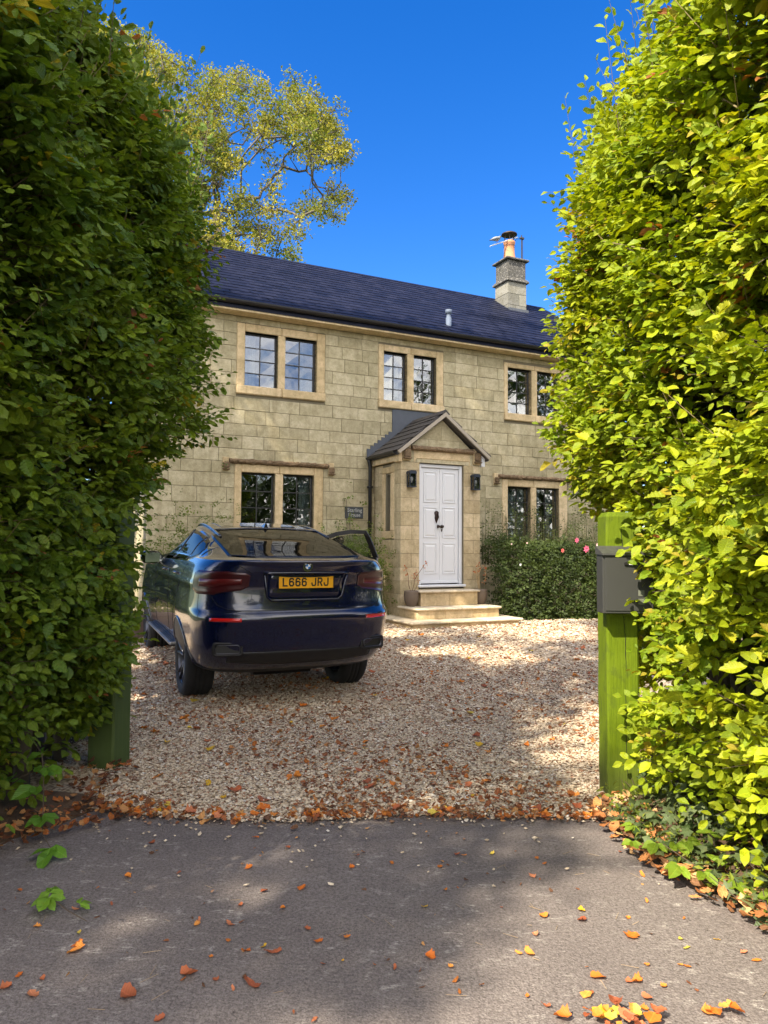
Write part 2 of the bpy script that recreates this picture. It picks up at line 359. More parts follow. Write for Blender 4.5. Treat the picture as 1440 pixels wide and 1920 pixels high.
def leaves_obj(name, P, D, N, size, col, mat, parent=None, tpls=None, width=.62):
    V, FL, UV, CC = leaf_batch(P, D, N, size, col, tpls or TPL, width); return ob(name, mkmesh(name, V, FL, mat, False, uv=UV, col=CC), parent)
def sprays(O, D, N, length, k, size, colf, spread=.9):
    """each spray: a twig from O along D, k leaves in the plane with normal N -> leaf arrays"""
    n = len(O); D = unit(D); S = unit(np.cross(D, N)); N = np.cross(S, D)
    i = np.arange(k); t = (i + .6) / k; side = np.where(i % 2 == 0, 1., -1.); 
    P = O[:, None] + D[:, None] * (length[:, None] * t)[..., None] + S[:, None] * (side * .006)[None, :, None]
    ang = np.where(i == k - 1, 0.1, spread) [None] * (1 + rng.uniform(-.25, .25, (n, k)))
    d = D[:, None] * np.cos(ang)[..., None] + S[:, None] * (side[None] * np.sin(ang))[..., None]
    d = d + rng.normal(0, .16, (n, k, 3)); d[..., 2] -= .12
    nn = N[:, None] + rng.normal(0, .28, (n, k, 3))
    sz = size[:, None] * rng.uniform(.65, 1.15, (n, k)) * np.where(i == k - 1, .8, 1)[None]
    P, d, nn, sz = P.reshape(-1, 3), d.reshape(-1, 3), nn.reshape(-1, 3), sz.ravel()
    return P, d, nn, sz, np.repeat(colf, k, axis=0)
def stems_mesh(A, B, r0, r1):
    """many thin 3-sided stems"""
    n = len(A); d = unit(B - A); ref = np.where(np.abs(d[:, 2:3]) < .9, np.array([[0, 0, 1.]]), np.array([[1., 0, 0]])); u = unit(np.cross(d, ref)); w = np.cross(d, u)
    V = np.zeros((n, 6, 3))
    for q in range(3):
        c, s = math.cos(q * 2.094), math.sin(q * 2.094); o = u * c + w * s
        V[:, q] = A + o * np.reshape(r0, (-1, 1)); V[:, 3 + q] = B + o * np.reshape(r1, (-1, 1))
    f = np.array([[0, 1, 4, 3], [1, 2, 5, 4], [2, 0, 3, 5]]); F = (f[None] + (np.arange(n) * 6)[:, None, None]).reshape(-1, 4)
    return V.reshape(-1, 3), F

# ================================================================== GROUND
def ground_mat(name, c0, c1, sc=6, b=.6):
    t = MT(name); p = t.geo(); n = t.noise(p, sc, 6, .65); n2 = t.noise(p, sc * 12, 4, .7)
    t.pr(Base_Color=t.mix(t.ramp(n, [(.35, (0, 0, 0)), (.65, (1, 1, 1))]), t.mix(n2, c0, tuple(x * .5 for x in c0)), t.mix(n2, c1, tuple(x * .6 for x in c1))), Roughness=.95, Normal=t.bump(n2, b, .02)); return t.m
M_SOIL = ground_mat('dark_leafy_soil', (.10, .065, .04), (.16, .09, .045))
M_LAWN = ground_mat('grass_verge', (.045, .075, .02), (.07, .10, .03))
t = MT('asphalt'); p = t.geo()
n1 = t.noise(p, 1.1, 5, .6); n2 = t.noise(t.mapping(p, (1, 1.7, 1)), 9, 6, .7, .6); n3 = t.noise(p, 75, 4, .85); v = t.vor(p, 110); v2 = t.vor(p, 60, 'Color')
c = t.ramp(n1, [(.3, (.150, .125, .117)), (.7, (.208, .176, .162))])
c = t.mix(t.ramp(n3, [(.38, (0, 0, 0)), (.60, (1, 1, 1))]), t.mix(1, c, (.52, .50, .49), 'MULTIPLY'), t.mix(1, c, (1.15, 1.15, 1.15), 'MULTIPLY'))
c = t.mix(t.math('MULTIPLY', t.ramp(v, [(.0, (1, 1, 1)), (.32, (0, 0, 0))]), .35), c, (.42, .38, .34))
wear = t.math('MULTIPLY', t.ramp(n2, [(.54, (0, 0, 0)), (.64, (1, 1, 1))]), t.ramp(t.noise(t.mapping(p, (1, 2.2, 1)), 34, 4, .8), [(.47, (0, 0, 0)), (.56, (1, 1, 1))]))
wear = t.math('MULTIPLY', wear, t.ramp(t.noise(p, .9, 3), [(.36, (0, 0, 0)), (.52, (1, 1, 1))]))
c = t.mix(t.math('MULTIPLY', wear, .62), c, (.50, .46, .41))
spk = t.ramp(t.noise(t.mapping(p, (1, 1, 1), (3, 9, 0)), 75, 2, .5), [(.28, (1, 1, 1)), (.33, (0, 0, 0))])
c = t.mix(t.math('MULTIPLY', spk, .7), c, (.03, .025, .02))
t.pr(Base_Color=c, Roughness=.92, Normal=t.bump(t.math('ADD', t.math('MULTIPLY', v, .7), n3), .75, .006)); M_ASPH = t.m
t = MT('gravel_bed'); p = t.geo(); v = t.vor(p, 48, 'Color'); vd = t.vor(p, 48)
c = t.ramp(v, [(0, (.44, .34, .23)), (.5, (.58, .46, .32)), (1, (.70, .58, .43))])
c = t.mix(t.ramp(vd, [(.35, (0, 0, 0)), (.75, (1, 1, 1))]), c, (.22, .155, .10))
t.pr(Base_Color=c, Roughness=.95, Normal=t.bump(vd, -.8, .012)); M_GRAVBED = t.m
t = MT('gravel_stone'); c = t.attr('col'); n = t.noise(t.geo(), 90, 3, .7)
t.pr(Base_Color=t.mix(t.math('MULTIPLY', n, .7), c, t.mix(1, c, (.55, .5, .45), 'MULTIPLY')), Roughness=.85); M_GRAV = t.m

def strip_sheet(name, xs, ys, zoff, mat, zf=None, kind='structure'):
    X, Y = np.meshgrid(xs, ys, indexing='ij'); Z = (zf(X, Y) if zf else gz(Y)) + zoff
    return tag(sheet(name, np.stack([X, Y, Z], -1), mat), kind=kind)
far = np.array([-400, -120, -40, -15, -8, -4, 0, 4, 8, 15, 40, 120, 400.])
ysf = np.concatenate([[-300, -100, -30, -10, -4, 0, 3, 5, 7], np.linspace(7.5, 12, 12), [14, 18, 30, 80, 400]])
strip_sheet('ground', far, ysf, -.030, M_LAWN)
# edge between tarmac and gravel, verges both sides
def grav_edge(x): return 4.10 + .05 * np.sin(x * 1.7) + .03 * np.sin(x * 5.1 + 1) + np.where(x < -1.2, (np.abs(x + 1.2)) * .35, 0) + np.where(x > .9, -(x - .9) * .25, 0)
def verge_r(y): return np.interp(y, [-3, 1.8, 2.4, 2.9, 3.42, 3.9, 4.3], [3.4, 2.5, 1.86, 1.53, 1.30, 1.22, 1.25])   # x where the tarmac ends on the right
def verge_l(y): return np.interp(y, [-3, 2.0, 3.0, 3.6, 4.0, 4.3], [-3.4, -2.9, -2.3, -1.95, -1.65, -1.50])
yy = np.linspace(-14, 4.35, 90); ss = np.linspace(0, 1, 24)
P = np.array([[(verge_l(y) - .12 + s * (verge_r(y) - verge_l(y) + .24), y, 0.0) for s in ss] for y in yy])
P[:, :, 2] += .004 * hnoise(P[:, :, 0], P[:, :, 1], 3, 5, 2.0)
tag(sheet('tarmac_pavement', P, M_ASPH), kind='structure')
xs = np.linspace(-3.5, 5.2, 30); ys = np.concatenate([np.linspace(3.95, 7, 18), np.linspace(7.2, 15.8, 40)])
X, Y = np.meshgrid(np.linspace(-6.0, 6.0, 120), np.concatenate([np.linspace(0, 1, 18), 1 + np.linspace(.05, 3, 40)]), indexing='ij'); e_ = grav_edge(np.clip(X, -1.9, 1.4)) + .035 + .012 * np.sin(X * 41) + .01 * np.sin(X * 23 + 1); Y = np.where(Y <= 1, e_ + (7 - e_) * Y, 7 + (Y - 1) * 2.95)
tag(sheet('gravel_driveway', np.stack([X, Y, gz(Y) + .006], -1), M_GRAVBED), kind='structure')
for sx in (-1, 1):       # soil under the hedges
    yv = np.linspace(-2.5, 6.4, 60); sv = np.linspace(0, 1, 14)
    P = np.array([[((verge_r(y) if sx > 0 else -verge_l(y)) + s * 3.2 if y < 4.35 else 1.80 + s * 3.0 if sx > 0 else 2.25 + s * 3, y, 0.0) for s in sv] for y in yv])
    P[:, :, 2] = gz(P[:, :, 1]) + .012 + np.minimum(.09, .10 * sv[None, :] ** .5 * 2) * (1 + .4 * hnoise(P[:, :, 0], P[:, :, 1], 5, 5, 4)); P[:, 0, 2] = -.02
    P[:, :, 0] *= sx; P[:, :, 0] += .02 * hnoise(P[:, :, 1], P[:, :, 1], 9, 5, 5)
    tag(sheet('hedge_soil', P, M_SOIL), kind='structure')

# ---- gravel stones: real stones, size falling off where they can no longer be told apart
def stone_tpl(seed):
    r = np.random.default_rng(seed); V = [(0, 0, .5), (0, 0, -.5)]
    for i in range(5): a = i * 2 * np.pi / 5 + r.uniform(-.3, .3); V.append((math.cos(a) * r.uniform(.4, .6), math.sin(a) * r.uniform(.4, .6), r.uniform(-.05, .25)))
    V[0] = (r.uniform(-.15, .15), r.uniform(-.15, .15), r.uniform(.35, .5))
    F = [[0, 2 + i, 2 + (i + 1) % 5] for i in range(5)] + [[1, 2 + (i + 1) % 5, 2 + i] for i in range(5)]
    return np.array(V), np.array(F)
STP = [stone_tpl(s) for s in range(6)]
def in_drive(x, y):
    ok = (y > grav_edge(x) - .02)
    ok &= (x > np.where(y < 4.7, -1.78, -.46 * y)) & (x < np.where(y < 4.4, 1.34, np.where(y < 5.3, 1.75, .345 * y)))
    return ok & (y < 15)
def stones_obj(name, N, gen, smin, smax, layer=.012, kind='stuff'):
    x, y = gen(N); n = len(x); z = gz(y) + .006 + rng.uniform(-.2, 1, n) ** 2 * layer + .004
    s = rng.uniform(smin, smax, n) * (1 + .6 * (rng.random(n) < .12)); tone = rng.random(n)[:, None]; g = rng.random(n)[:, None]
    c = np.array([.50, .39, .27]) * (1 - tone) + np.array([.77, .655, .50]) * tone
    c = np.where(g < .18, np.array([.36, .20, .12]) * (.6 + tone * .6), c); c = np.where(g > .95, np.array([.80, .74, .64]), c)
    V, F = [], []; base = 0; k = rng.integers(0, 6, n)
    A = rng.uniform(0, 6.28, (n, 3)) * np.array([1, .12, .12])
    ca, sa = np.cos(A[:, 0]), np.sin(A[:, 0]); tx, ty = (A[:, 1] - .38) , (A[:, 2] - .38)
    CC = []
    for ti, (tv, tf) in enumerate(STP):
        m = k == ti; q = m.sum()
        v = tv[None] * (s[m][:, None, None] * np.stack([rng.uniform(.8, 1.3, q), rng.uniform(.7, 1.0, q), rng.uniform(.45, .8, q)], 1)[:, None, :])
        vz = v[..., 2] + v[..., 0] * tx[m][:, None] + v[..., 1] * ty[m][:, None]
        vx = v[..., 0] * ca[m][:, None] - v[..., 1] * sa[m][:, None]; vy = v[..., 0] * sa[m][:, None] + v[..., 1] * ca[m][:, None]
        V.append(np.stack([vx + x[m][:, None], vy + y[m][:, None], vz + z[m][:, None]], -1).reshape(-1, 3)); CC.append(np.repeat(c[m], len(tv), 0))
        F.append((tf[None] + (np.arange(q) * len(tv))[:, None, None] + base).reshape(-1, 3)); base += q * len(tv)
    return tag(ob(name, mkmesh(name, np.concatenate(V), np.concatenate(F), M_GRAV, False, col=np.concatenate(CC))), kind=kind)
def gen_zone(y0, y1):
    def f(N):
        y = rng.uniform(y0, y1, N); x = rng.uniform(-.47 * y1, .36 * y1, N); m = in_drive(x, y); return x[m], y[m]
    return f
stones_obj('gravel', 60000, gen_zone(3.95, 6.2), .013, .025)
stones_obj('gravel', 46000, gen_zone(6.2, 9.2), .018, .029)
stones_obj('gravel', 36000, gen_zone(9.2, 14.5), .028, .042)
def gen_spill(N):
    x = rng.uniform(-2.1, 1.3, N); y = grav_edge(x) - np.abs(rng.normal(0, .05, N)) - rng.random(N) ** 6 * .8; m = (x > verge_l(y) - .2) & (x < verge_r(y)); return x[m], y[m]
stones_obj('gravel', 260, gen_spill, .010, .022, .004)

# ================================================================== HOUSE  (local frame: x along the front, -y outwards, z up)
A_F = R(90 - 64.33)
HOUSE = tag(empty('stone_house', (0, 13.6, 0), A_F), 'two storey pale stone house with blue slate roof and gabled front porch', 'house')
HM = np.array([[math.cos(A_F), -math.sin(A_F), 0], [math.sin(A_F), math.cos(A_F), 0], [0, 0, 1]])
def hw(u, y, z): return HM @ np.array([u, y, z]) + np.array([0, 13.6, 0])
U0, U1, EZ = -4.28, 6.0, 5.50
LIGHTS = {'UL': [(-2.70, -2.105, 4.29, 5.245), (-1.97, -1.375, 4.29, 5.245)], 'UM': [(-.022, .475, 4.29, 5.235), (.62, 1.122, 4.29, 5.235)],
          'UR': [(2.818, 3.425, 4.29, 5.245), (3.568, 4.175, 4.29, 5.245)], 'LL': [(-2.725, -2.125, 1.58, 2.785), (-1.98, -1.40, 1.58, 2.785)],
          'LR': [(2.813, 3.392, 1.58, 2.775), (3.54, 4.132, 1.58, 2.775)]}
SURR = {'UL': (-2.845, -1.215, 4.135, 5.385), 'UM': (-.136, 1.278, 4.135, 5.36), 'UR': (2.724, 4.31, 4.135, 5.345), 'LL': (-2.848, -1.228, 1.42, 2.93), 'LR': (2.67, 4.35, 1.42, 2.93)}
# mortar wall with real openings
opens = [l for k in LIGHTS.values() for l in k]
us = sorted({U0, U1} | {v for o in opens for v in o[:2]}); zs = sorted({-.1, EZ} | {v for o in opens for v in o[2:]})
mb = MB()
for i in range(len(zs) - 1):
    run = None
    for j in range(len(us) - 1):
        uc, zc = (us[j] + us[j + 1]) / 2, (zs[i] + zs[i + 1]) / 2
        hole = any(o[0] < uc < o[1] and o[2] < zc < o[3] for o in opens)
        if not hole: run = (run[0], us[j + 1]) if run else (us[j], us[j + 1])
        if (hole or j == len(us) - 2) and run: mb.box(run[0], run[1], .008, .30, zs[i], zs[i + 1]); run = None
WALL = mb.build('wall', M_MORTAR, HOUSE)
mb = MB()
for (x0, x1, y0, y1) in ((U0, U0 + .3, .3, 6.0), (U1 - .3, U1, .3, 6.0), (U0 + .3, U1 - .3, 5.7, 6.0)): mb.box(x0, x1, y0, y1, -.1, EZ)
for x0 in (U0, U1 - .3): mb.prism([(0.0, 5.5), (6.0, 5.5), (3.0, 7.6)], x0, x0 + .3, 'x')
mb.build('gable_wall', M_STONE_J, HOUSE)
mb = MB(); mb.box(U0 + .3, U1 - .3, 3.6, 3.7, .4, 5.5); mb.box(U0 + .3, U1 - .3, .3, 5.7, 3.35, 3.45); mb.box(U0 + .3, U1 - .3, .3, 5.7, .3, .4); mb.box(U0 + .3, U1 - .3, .3, 5.7, 5.42, 5.49); mb.build('interior_wall', M_INT, HOUSE)

# stones: courses of ashlar, clipped round the dressed surrounds
def clip_row(a, b, holes):
    seg = [(a, b)]
    for h0, h1 in holes:
        nx = []
        for s0, s1 in seg:
            if h1 <= s0 or h0 >= s1: nx.append((s0, s1)); continue
            if h0 > s0: nx.append((s0, h0))
            if h1 < s1: nx.append((h1, s1))
        seg = nx
    return seg
G = .0028
stones = []; z = .12; rr = np.random.default_rng(21)
clipR = [(s[0], s[1], s[2], s[3]) for s in SURR.values()] + [(-.20, 1.41, -1, 3.30), (.16, 1.1, 3.78, 4.134)]
while z < EZ - .05:
    h = float(rr.choice([.205, .225, .245, .265])); z1 = min(z + h, EZ); x = U0 - rr.uniform(0, .4)
    while x < U1:
        w = float(rr.uniform(.32, .66)); a, b = max(x, U0), min(x + w, U1); x += w
        if b - a < .06: continue
        holes = [(c[0], c[1]) for c in clipR if c[2] < z1 - .03 and c[3] > z + .03]
        for s0, s1 in clip_row(a, b, holes):
            if s1 - s0 > .04: stones.append((s0, s1, z, z1))
    z = z1
def stone_box(a, b, z0, z1, yb=.02, yf=None, ch=.005):
    yf = yf if yf is not None else -rr.uniform(0, .006); return (a + G, b - G, yf, yb, z0 + G, z1 - G, ch)
vis = lambda s: -3.9 < (s[0] + s[1]) / 2 < 4.75 and s[3] > 1.2
cand = sorted([s for s in stones if vis(s)], key=lambda s: -(s[1] - s[0]) * (s[3] - s[2]) / ((13.6 + .433 * s[0]) ** 2))[:232]
cs = set(cand); mbj = MB()
for s in stones:
    bx = stone_box(*s)
    if s in cs: m_ = MB(); m_.box(*bx[:6], b=bx[6]); m_.build('stone', M_STONE, WALL)
    else: mbj.box(*bx[:6], b=bx[6])
tag(mbj.build('wall_stones', M_STONE_J, HOUSE), kind='stuff')

# windows
def window(key, hood=False, rows=4, cols=2, curtains=()):
    s = SURR[key]; ls = LIGHTS[key]; w = ob('window', None, HOUSE)
    top = s[3]; sill_top = ls[0][2]; hd = ls[0][3]; um = (ls[0][1] + ls[1][0]) / 2
    def piece(nm, a, b, z0, z1, yf=-.012, yb=.16, ch=.012, mat=M_CREAM): m_ = MB(); m_.box(a, b, yf, yb, z0, z1, ch); return m_.build(nm, mat, w)
    piece('jamb', s[0], ls[0][0], sill_top, top); piece('jamb', ls[1][1], s[1], sill_top, top)
    piece('lintel', ls[0][0] + .001, um - .002, hd, top, -.011); piece('lintel', um + .002, ls[1][1] - .001, hd, top, -.0105)
    piece('mullion', ls[0][1], ls[1][0], sill_top, hd, -.009)
    piece('sill', s[0] - .005, um - .002, sill_top - .15, sill_top, -.055 if not hood else -.03, .16, .015); piece('sill', um + .002, s[1] + .005, sill_top - .15, sill_top, -.054 if not hood else -.03, .16, .015)
    if hood:
        m_ = MB(); P_ = [(-.065, 0), (-.085, .02), (-.08, .042), (-.02, .075), (.01, .075), (.01, -.01)]
        a, b = s[0] - .10, s[1] + .09; z0 = top + .005
        def bar(x0, x1):
            n = 44; xs_ = np.linspace(x0, x1, n); V = []
            for i, xx in enumerate(xs_):
                for (py, pz) in P_: V.append((xx, py + rr.uniform(-.012, .012) * (py < 0), z0 + pz + rr.uniform(-.010, .010)))
            F = [[i * 6 + j, i * 6 + (j + 1) % 6, (i + 1) * 6 + (j + 1) % 6, (i + 1) * 6 + j] for i in range(n - 1) for j in range(6)] + [[5, 4, 3, 2, 1, 0], [(n - 1) * 6 + j for j in range(6)]]
            m_.add(V, F)
        bar(a, b); hm = m_.build('hood_mould', M_HOOD, w)
        for x0, x1 in ((a - .11, a - .004), (b + .004, b + .11)):
            k_ = MB(); k_.box(x0, x1, -.030, .02, z0 - .14, z0 + .095, .008); k_.build('label_stop_stone', M_CREAM, w)
            k_ = MB(); k_.box(x0 - .003, x1 + .003, -.085, -.032, z0 - .10, z0 + .01, .02); k_.box(x0 - .012, x1 + .012, -.095, -.033, z0 - .125, z0 - .101, .008); k_.build('label_stop', M_HOOD, w)
    for li, (a, b, z0, z1) in enumerate(ls):
        fr = MB(); t_ = .028; yf, yb = .095, .13
        fr.box(a, b, yf, yb, z1 - t_, z1, .004); fr.box(a, b, yf, yb, z0, z0 + t_, .004); fr.box(a, a + t_, yf + .001, yb, z0 + t_, z1 - t_, .004); fr.box(b - t_, b, yf + .001, yb, z0 + t_, z1 - t_, .004)
        fr.build('casement_frame', M_DARKSTEEL, w)
        A0, B0, C0, D0 = a + t_, b - t_, z0 + t_, z1 - t_; g = .0075 if key in ('UL', 'LL', 'LR', 'UM') else .006
        br = MB()
        for i in range(1, cols): x = A0 + (B0 - A0) * i / cols; br.box(x - g, x + g, yf + .006, yb - .006, C0, D0)
        for j in range(1, rows): zz = C0 + (D0 - C0) * j / rows; br.box(A0, B0, yf + .005, yb - .007, zz - g, zz + g)
        br.build('glazing_bar', M_DARKSTEEL, w)
        for i in range(cols):
            for j in range(rows):
                x0 = A0 + (B0 - A0) * i / cols; x1 = A0 + (B0 - A0) * (i + 1) / cols; q0 = C0 + (D0 - C0) * j / rows; q1 = C0 + (D0 - C0) * (j + 1) / rows
                e = rr.normal(0, .0022, 4); y_ = .114
                V = [(x0, y_ + e[0], q0), (x1, y_ + e[1], q0), (x1, y_ + e[2], q1), (x0, y_ + e[3], q1)]
                V += [(v[0], v[1] + .004, v[2]) for v in V]
                ob('pane', mkmesh('pane', V, [np.array([[0, 1, 2, 3], [7, 6, 5, 4], [0, 4, 5, 1], [1, 5, 6, 2], [2, 6, 7, 3], [3, 7, 4, 0]])], M_GLASS), w)
    for (a, b, z0, z1) in curtains:
        n = 90; X = np.linspace(a, b, n); Zs = np.linspace(z0, z1, 8); P = np.zeros((n, 8, 3))
        for j, zz in enumerate(Zs): P[:, j] = np.stack([X, .24 + .026 * np.sin(np.linspace(0, (b - a) / .075 * 3.1, n) + .15 * j + a) + .008 * np.sin(np.linspace(0, (b - a) / .031 * 3.1, n) + b), np.full(n, zz)], 1)
        sheet('curtain', P, M_CURT, w)
    return w
window('UL', curtains=[(-2.70, -2.45, 4.3, 5.24), (-1.64, -1.38, 4.3, 5.24)])
window('UM', curtains=[(.10, .40, 4.3, 5.22)])
window('UR')
window('LL', True, curtains=[(-1.62, -1.40, 1.6, 2.78)])
window('LR', True, curtains=[(2.82, 3.39, 1.6, 2.77), (3.54, 3.80, 1.6, 2.77), (3.93, 4.13, 1.6, 2.77)])

# main roof
EY, EZR, RY, RZ = -.30, 5.66, 3.0, 7.87
sl = math.atan2(RZ - EZR, RY - EY); SLEN = math.hypot(RZ - EZR, RY - EY); cs_, sn_ = math.cos(sl), math.sin(sl)
mb = MB(); mb.prism([(EY, EZR - .03), (RY, RZ - .03), (6.3, EZR - .03), (6.3, EZR - .16), (RY, RZ - .2), (EY, EZR - .13)], U0 - .12, U1 + .08, 'x')
ROOF = mb.build('roof', M_SLATE_J, HOUSE)
sw, exp_ = .262, .205; nc = int(SLEN / exp_) + 1; slate = MB(); slate.box(-sw / 2 + .003, sw / 2 - .003, 0, exp_ * 1.75, 0, .014); SLM = slate.mesh('slate', M_SLATE)
rows_ = []
for ci in range(nc):
    d0 = ci * exp_ - .03; x = U0 - .12 + (sw / 2 if ci % 2 else 0)
    while x < U1 + .08: rows_.append((x, d0, ci)); x += sw
def chim_hit(x, y): return 4.40 < x < 5.02 and 2.1 < y < 2.75
def slate_tf(x, d0):
    j = rr.normal(0, .0016); lift = .010 + max(0, rr.normal(.001, .001)); a = sl - .045 + rr.normal(0, .0025)
    return (x + rr.normal(0, .003), EY + d0 * cs_ - lift * sn_, EZR + d0 * sn_ + lift * cs_), (a, rr.normal(0, .002), rr.normal(0, .008))
vis_s = [(x, d, c) for (x, d, c) in rows_ if -3.4 < x < 4.2 and not chim_hit(x, EY + d * cs_)]
vis_s.sort(key=lambda q: np.linalg.norm(hw(q[0], EY + q[1] * cs_, 6) - CAMP)); pick = set(vis_s[:300])
mbj = MB(); sv, sf = slate.V[0], slate.F[4]
for q in rows_:
    loc, rot = slate_tf(q[0], q[1])
    d_top = q[1] + exp_ * 1.75; k = 1.0 if d_top < SLEN else max(.15, (SLEN - q[1]) / (exp_ * 1.75))
    if q in pick: ob('slate', SLM, ROOF, loc, rot, (1, k, 1))
    else:
        Mx = (Matrix.Translation(loc) @ __import__('mathutils').Euler(rot).to_matrix().to_4x4() @ Matrix.Diagonal((1, k, 1, 1)))
        mm_ = np.array(Mx); mbj.add(sv @ mm_[:3, :3].T + mm_[:3, 3], sf)
tag(mbj.build('roof_slates', M_SLATE_J, ROOF), kind='stuff')
for i in range(23):
    a = U0 - .12 + i * .455; b = min(a + .45, U1 + .09)
    if a < U1: m_ = MB(); m_.add([(a, RY - .13, RZ - .055), (a, RY, RZ + .028), (a, RY + .13, RZ - .055), (b, RY - .13, RZ - .055), (b, RY, RZ + .028), (b, RY + .13, RZ - .055), (a, RY, RZ - .02), (b, RY, RZ - .02)], [[0, 3, 4, 1], [1, 4, 5, 2], [0, 1, 2, 6], [3, 7, 5, 4], [0, 6, 7, 3], [2, 5, 7, 6]]); m_.build('ridge_tile', M_SLATE, ROOF)
mb = MB(); mb.box(U0 - .1, U1 + .05, -.285, -.255, 5.50, 5.60, .004); mb.box(U0 - .1, U1 + .05, -.254, .006, 5.502, 5.53, .003); mb.build('soffit_board', M_CREAM, HOUSE)
def half_gutter(m_, p0, p1, r=.055, n=9):
    p0, p1 = np.array(p0, float), np.array(p1, float); d = unit(p1 - p0); sd = np.cross(d, [0, 0, 1.]); V = []
    for p in (p0, p1):
        for rad in (r, r - .006):
            for i in range(n): a = math.pi * i / (n - 1) + math.pi; V.append(p + sd * rad * math.cos(a) + np.array([0, 0, 1]) * rad * math.sin(a))
    F = []
    for i in range(n - 1): F += [[i, i + 1, 2 * n + i + 1, 2 * n + i], [n + i, 3 * n + i, 3 * n + i + 1, n + i + 1], [i, n + i, n + i + 1, i + 1], [2 * n + i, 2 * n + i + 1, 3 * n + i + 1, 3 * n + i]]
    F += [[0, 2 * n, 3 * n, n], [n - 1, 2 * n - 1, 4 * n - 1, 3 * n - 1]]; m_.add(V, F)
mb = MB(); half_gutter(mb, (U0 - .15, -.345, 5.655), (U1 + .1, -.345, 5.655), .062); mb.box(U0 - .12, U1 + .08, -.287, -.2865 + .001, 5.56, 5.66); mb.build('gutter', M_GUTTER, HOUSE, smooth=False)
mb = MB(); vb = (1.50, .17, 5.97); mb.lathe([(.058, -.1), (.058, .17), (.045, .17), (.045, .25), (.068, .26), (.068, .33), (.0, .33)], 16, vb); mb.build('roof_vent', simple('grey_vent_metal', (.11, .14, .20), .7, .1), HOUSE, True)

# chimney
CH = ob('chimney', None, HOUSE); cx0, cx1, cy0, cy1 = 4.44, 5.00, 2.27, 2.82
for zi, (z0, z1) in enumerate(((7.15, 7.52), (7.525, 7.80), (7.805, 8.10))):
    sp_ = [.0, .62, 1] if zi % 2 else [0, .42, 1]
    for i in range(2):
        a, b = cx0 + (cx1 - cx0) * sp_[i], cx0 + (cx1 - cx0) * sp_[i + 1]; m_ = MB(); m_.box(a + .002, b - .002, cy0, cy1, z0, z1, .005); m_.build('stone', M_CHIML, CH)
mb = MB(); mb.box(cx0 - .055, cx1 + .055, cy0 - .055, cy1 + .055, 8.103, 8.165, .015); mb.box(cx0 - .03, cx1 + .03, cy0 - .03, cy1 + .03, 8.166, 8.20, .015); mb.build('string_course', M_CHIMD, CH)
mb = MB(); mb.box(cx0 + .01, cx1 - .01, cy0 + .01, cy1 - .01, 8.201, 8.655, .01); mb.build('upper_shaft', M_CHIMD, CH)
mb = MB(); mb.box(cx0 - .06, cx1 + .06, cy0 - .06, cy1 + .06, 8.656, 8.71, .015); mb.add([(cx0 - .03, cy0 - .03, 8.711), (cx1 + .03, cy0 - .03, 8.711), (cx1 + .03, cy1 + .03, 8.711), (cx0 - .03, cy1 + .03, 8.711), (cx0 + .12, cy0 + .12, 8.79), (cx1 - .12, cy0 + .12, 8.79), (cx1 - .12, cy1 - .12, 8.79), (cx0 + .12, cy1 - .12, 8.79)], [[0, 1, 5, 4], [1, 2, 6, 5], [2, 3, 7, 6], [3, 0, 4, 7], [4, 5, 6, 7], [3, 2, 1, 0]]); mb.build('cap', M_CHIMD, CH)
pc = ((cx0 + cx1) / 2 - .04, (cy0 + cy1) / 2, 0)
mb = MB(); mb.lathe([(.165, 8.76), (.15, 8.82), (.135, 8.95), (.128, 9.15), (.148, 9.17), (.148, 9.22), (.128, 9.235), (.11, 9.235), (.11, 8.9)], 28, pc); mb.build('chimney_pot', M_TERRA, CH, True)
mb = MB(); mb.lathe([(.20, 9.40), (.195, 9.425), (.11, 9.47), (.0, 9.485)], 24, pc); mb.lathe([(.0, 9.395), (.19, 9.398)], 24, pc); mb.lathe([(.151, 9.10), (.151, 9.115)], 24, pc)
for a in range(6): mb.tube([(pc[0] + .12 * math.cos(a * 1.047), pc[1] + .12 * math.sin(a * 1.047), 9.16), (pc[0] + .13 * math.cos(a * 1.047), pc[1] + .13 * math.sin(a * 1.047), 9.41)], .008, 5)
mb.build('cowl', simple('rusty_dark_cowl_metal', (.035, .022, .02), .6, .3), CH)
mb = MB(); mb.prism([(2.20, 7.34 - .12), (2.20, 7.37), (2.85, 7.80), (2.85, 7.70 - .12)], cx0 - .02, cx0 - .006, 'x'); mb.box(cx0 - .02, cx1 + .02, 2.20, 2.262, 7.30, 7.42, .004); mb.build('lead_flashing', M_LEAD, CH)

# porch
PD = 1.10; pu0, pu1, pc_u = -.21, 1.42, .605; apex = 3.90
PW = MB()
PW.box(pu0 + .012, .165, -PD + .012, -.80, .1, 3.0); PW.box(1.065, pu1 - .012, -PD + .012, -.80, .1, 3.0)
PW.box(pu0 + .012, pu0 + .22, -.80, .01, .1, 1.80); PW.box(pu0 + .012, pu0 + .22, -.80, .01, 2.80, 3.0); PW.box(pu0 + .012, pu0 + .22, -.51, .01, 1.80, 2.80); PW.box(pu0 + .012, pu0 + .22, -.80, -.67, 1.80, 2.80)
PW.box(pu1 - .22, pu1 - .012, -.80, .01, .1, 3.0)
PW.box(.165, 1.065, -PD + .012, -.6, .1, .79); PW.prism([(pu0 + .012, 3.0), (pu1 - .012, 3.0), (pu1 - .012, 3.13), (pc_u, apex - .10), (pu0 + .012, 3.13)], -PD + .014, -.80, 'y')
PORCH = PW.build('porch_wall', M_MORTAR, HOUSE)
rp = np.random.default_rng(5)
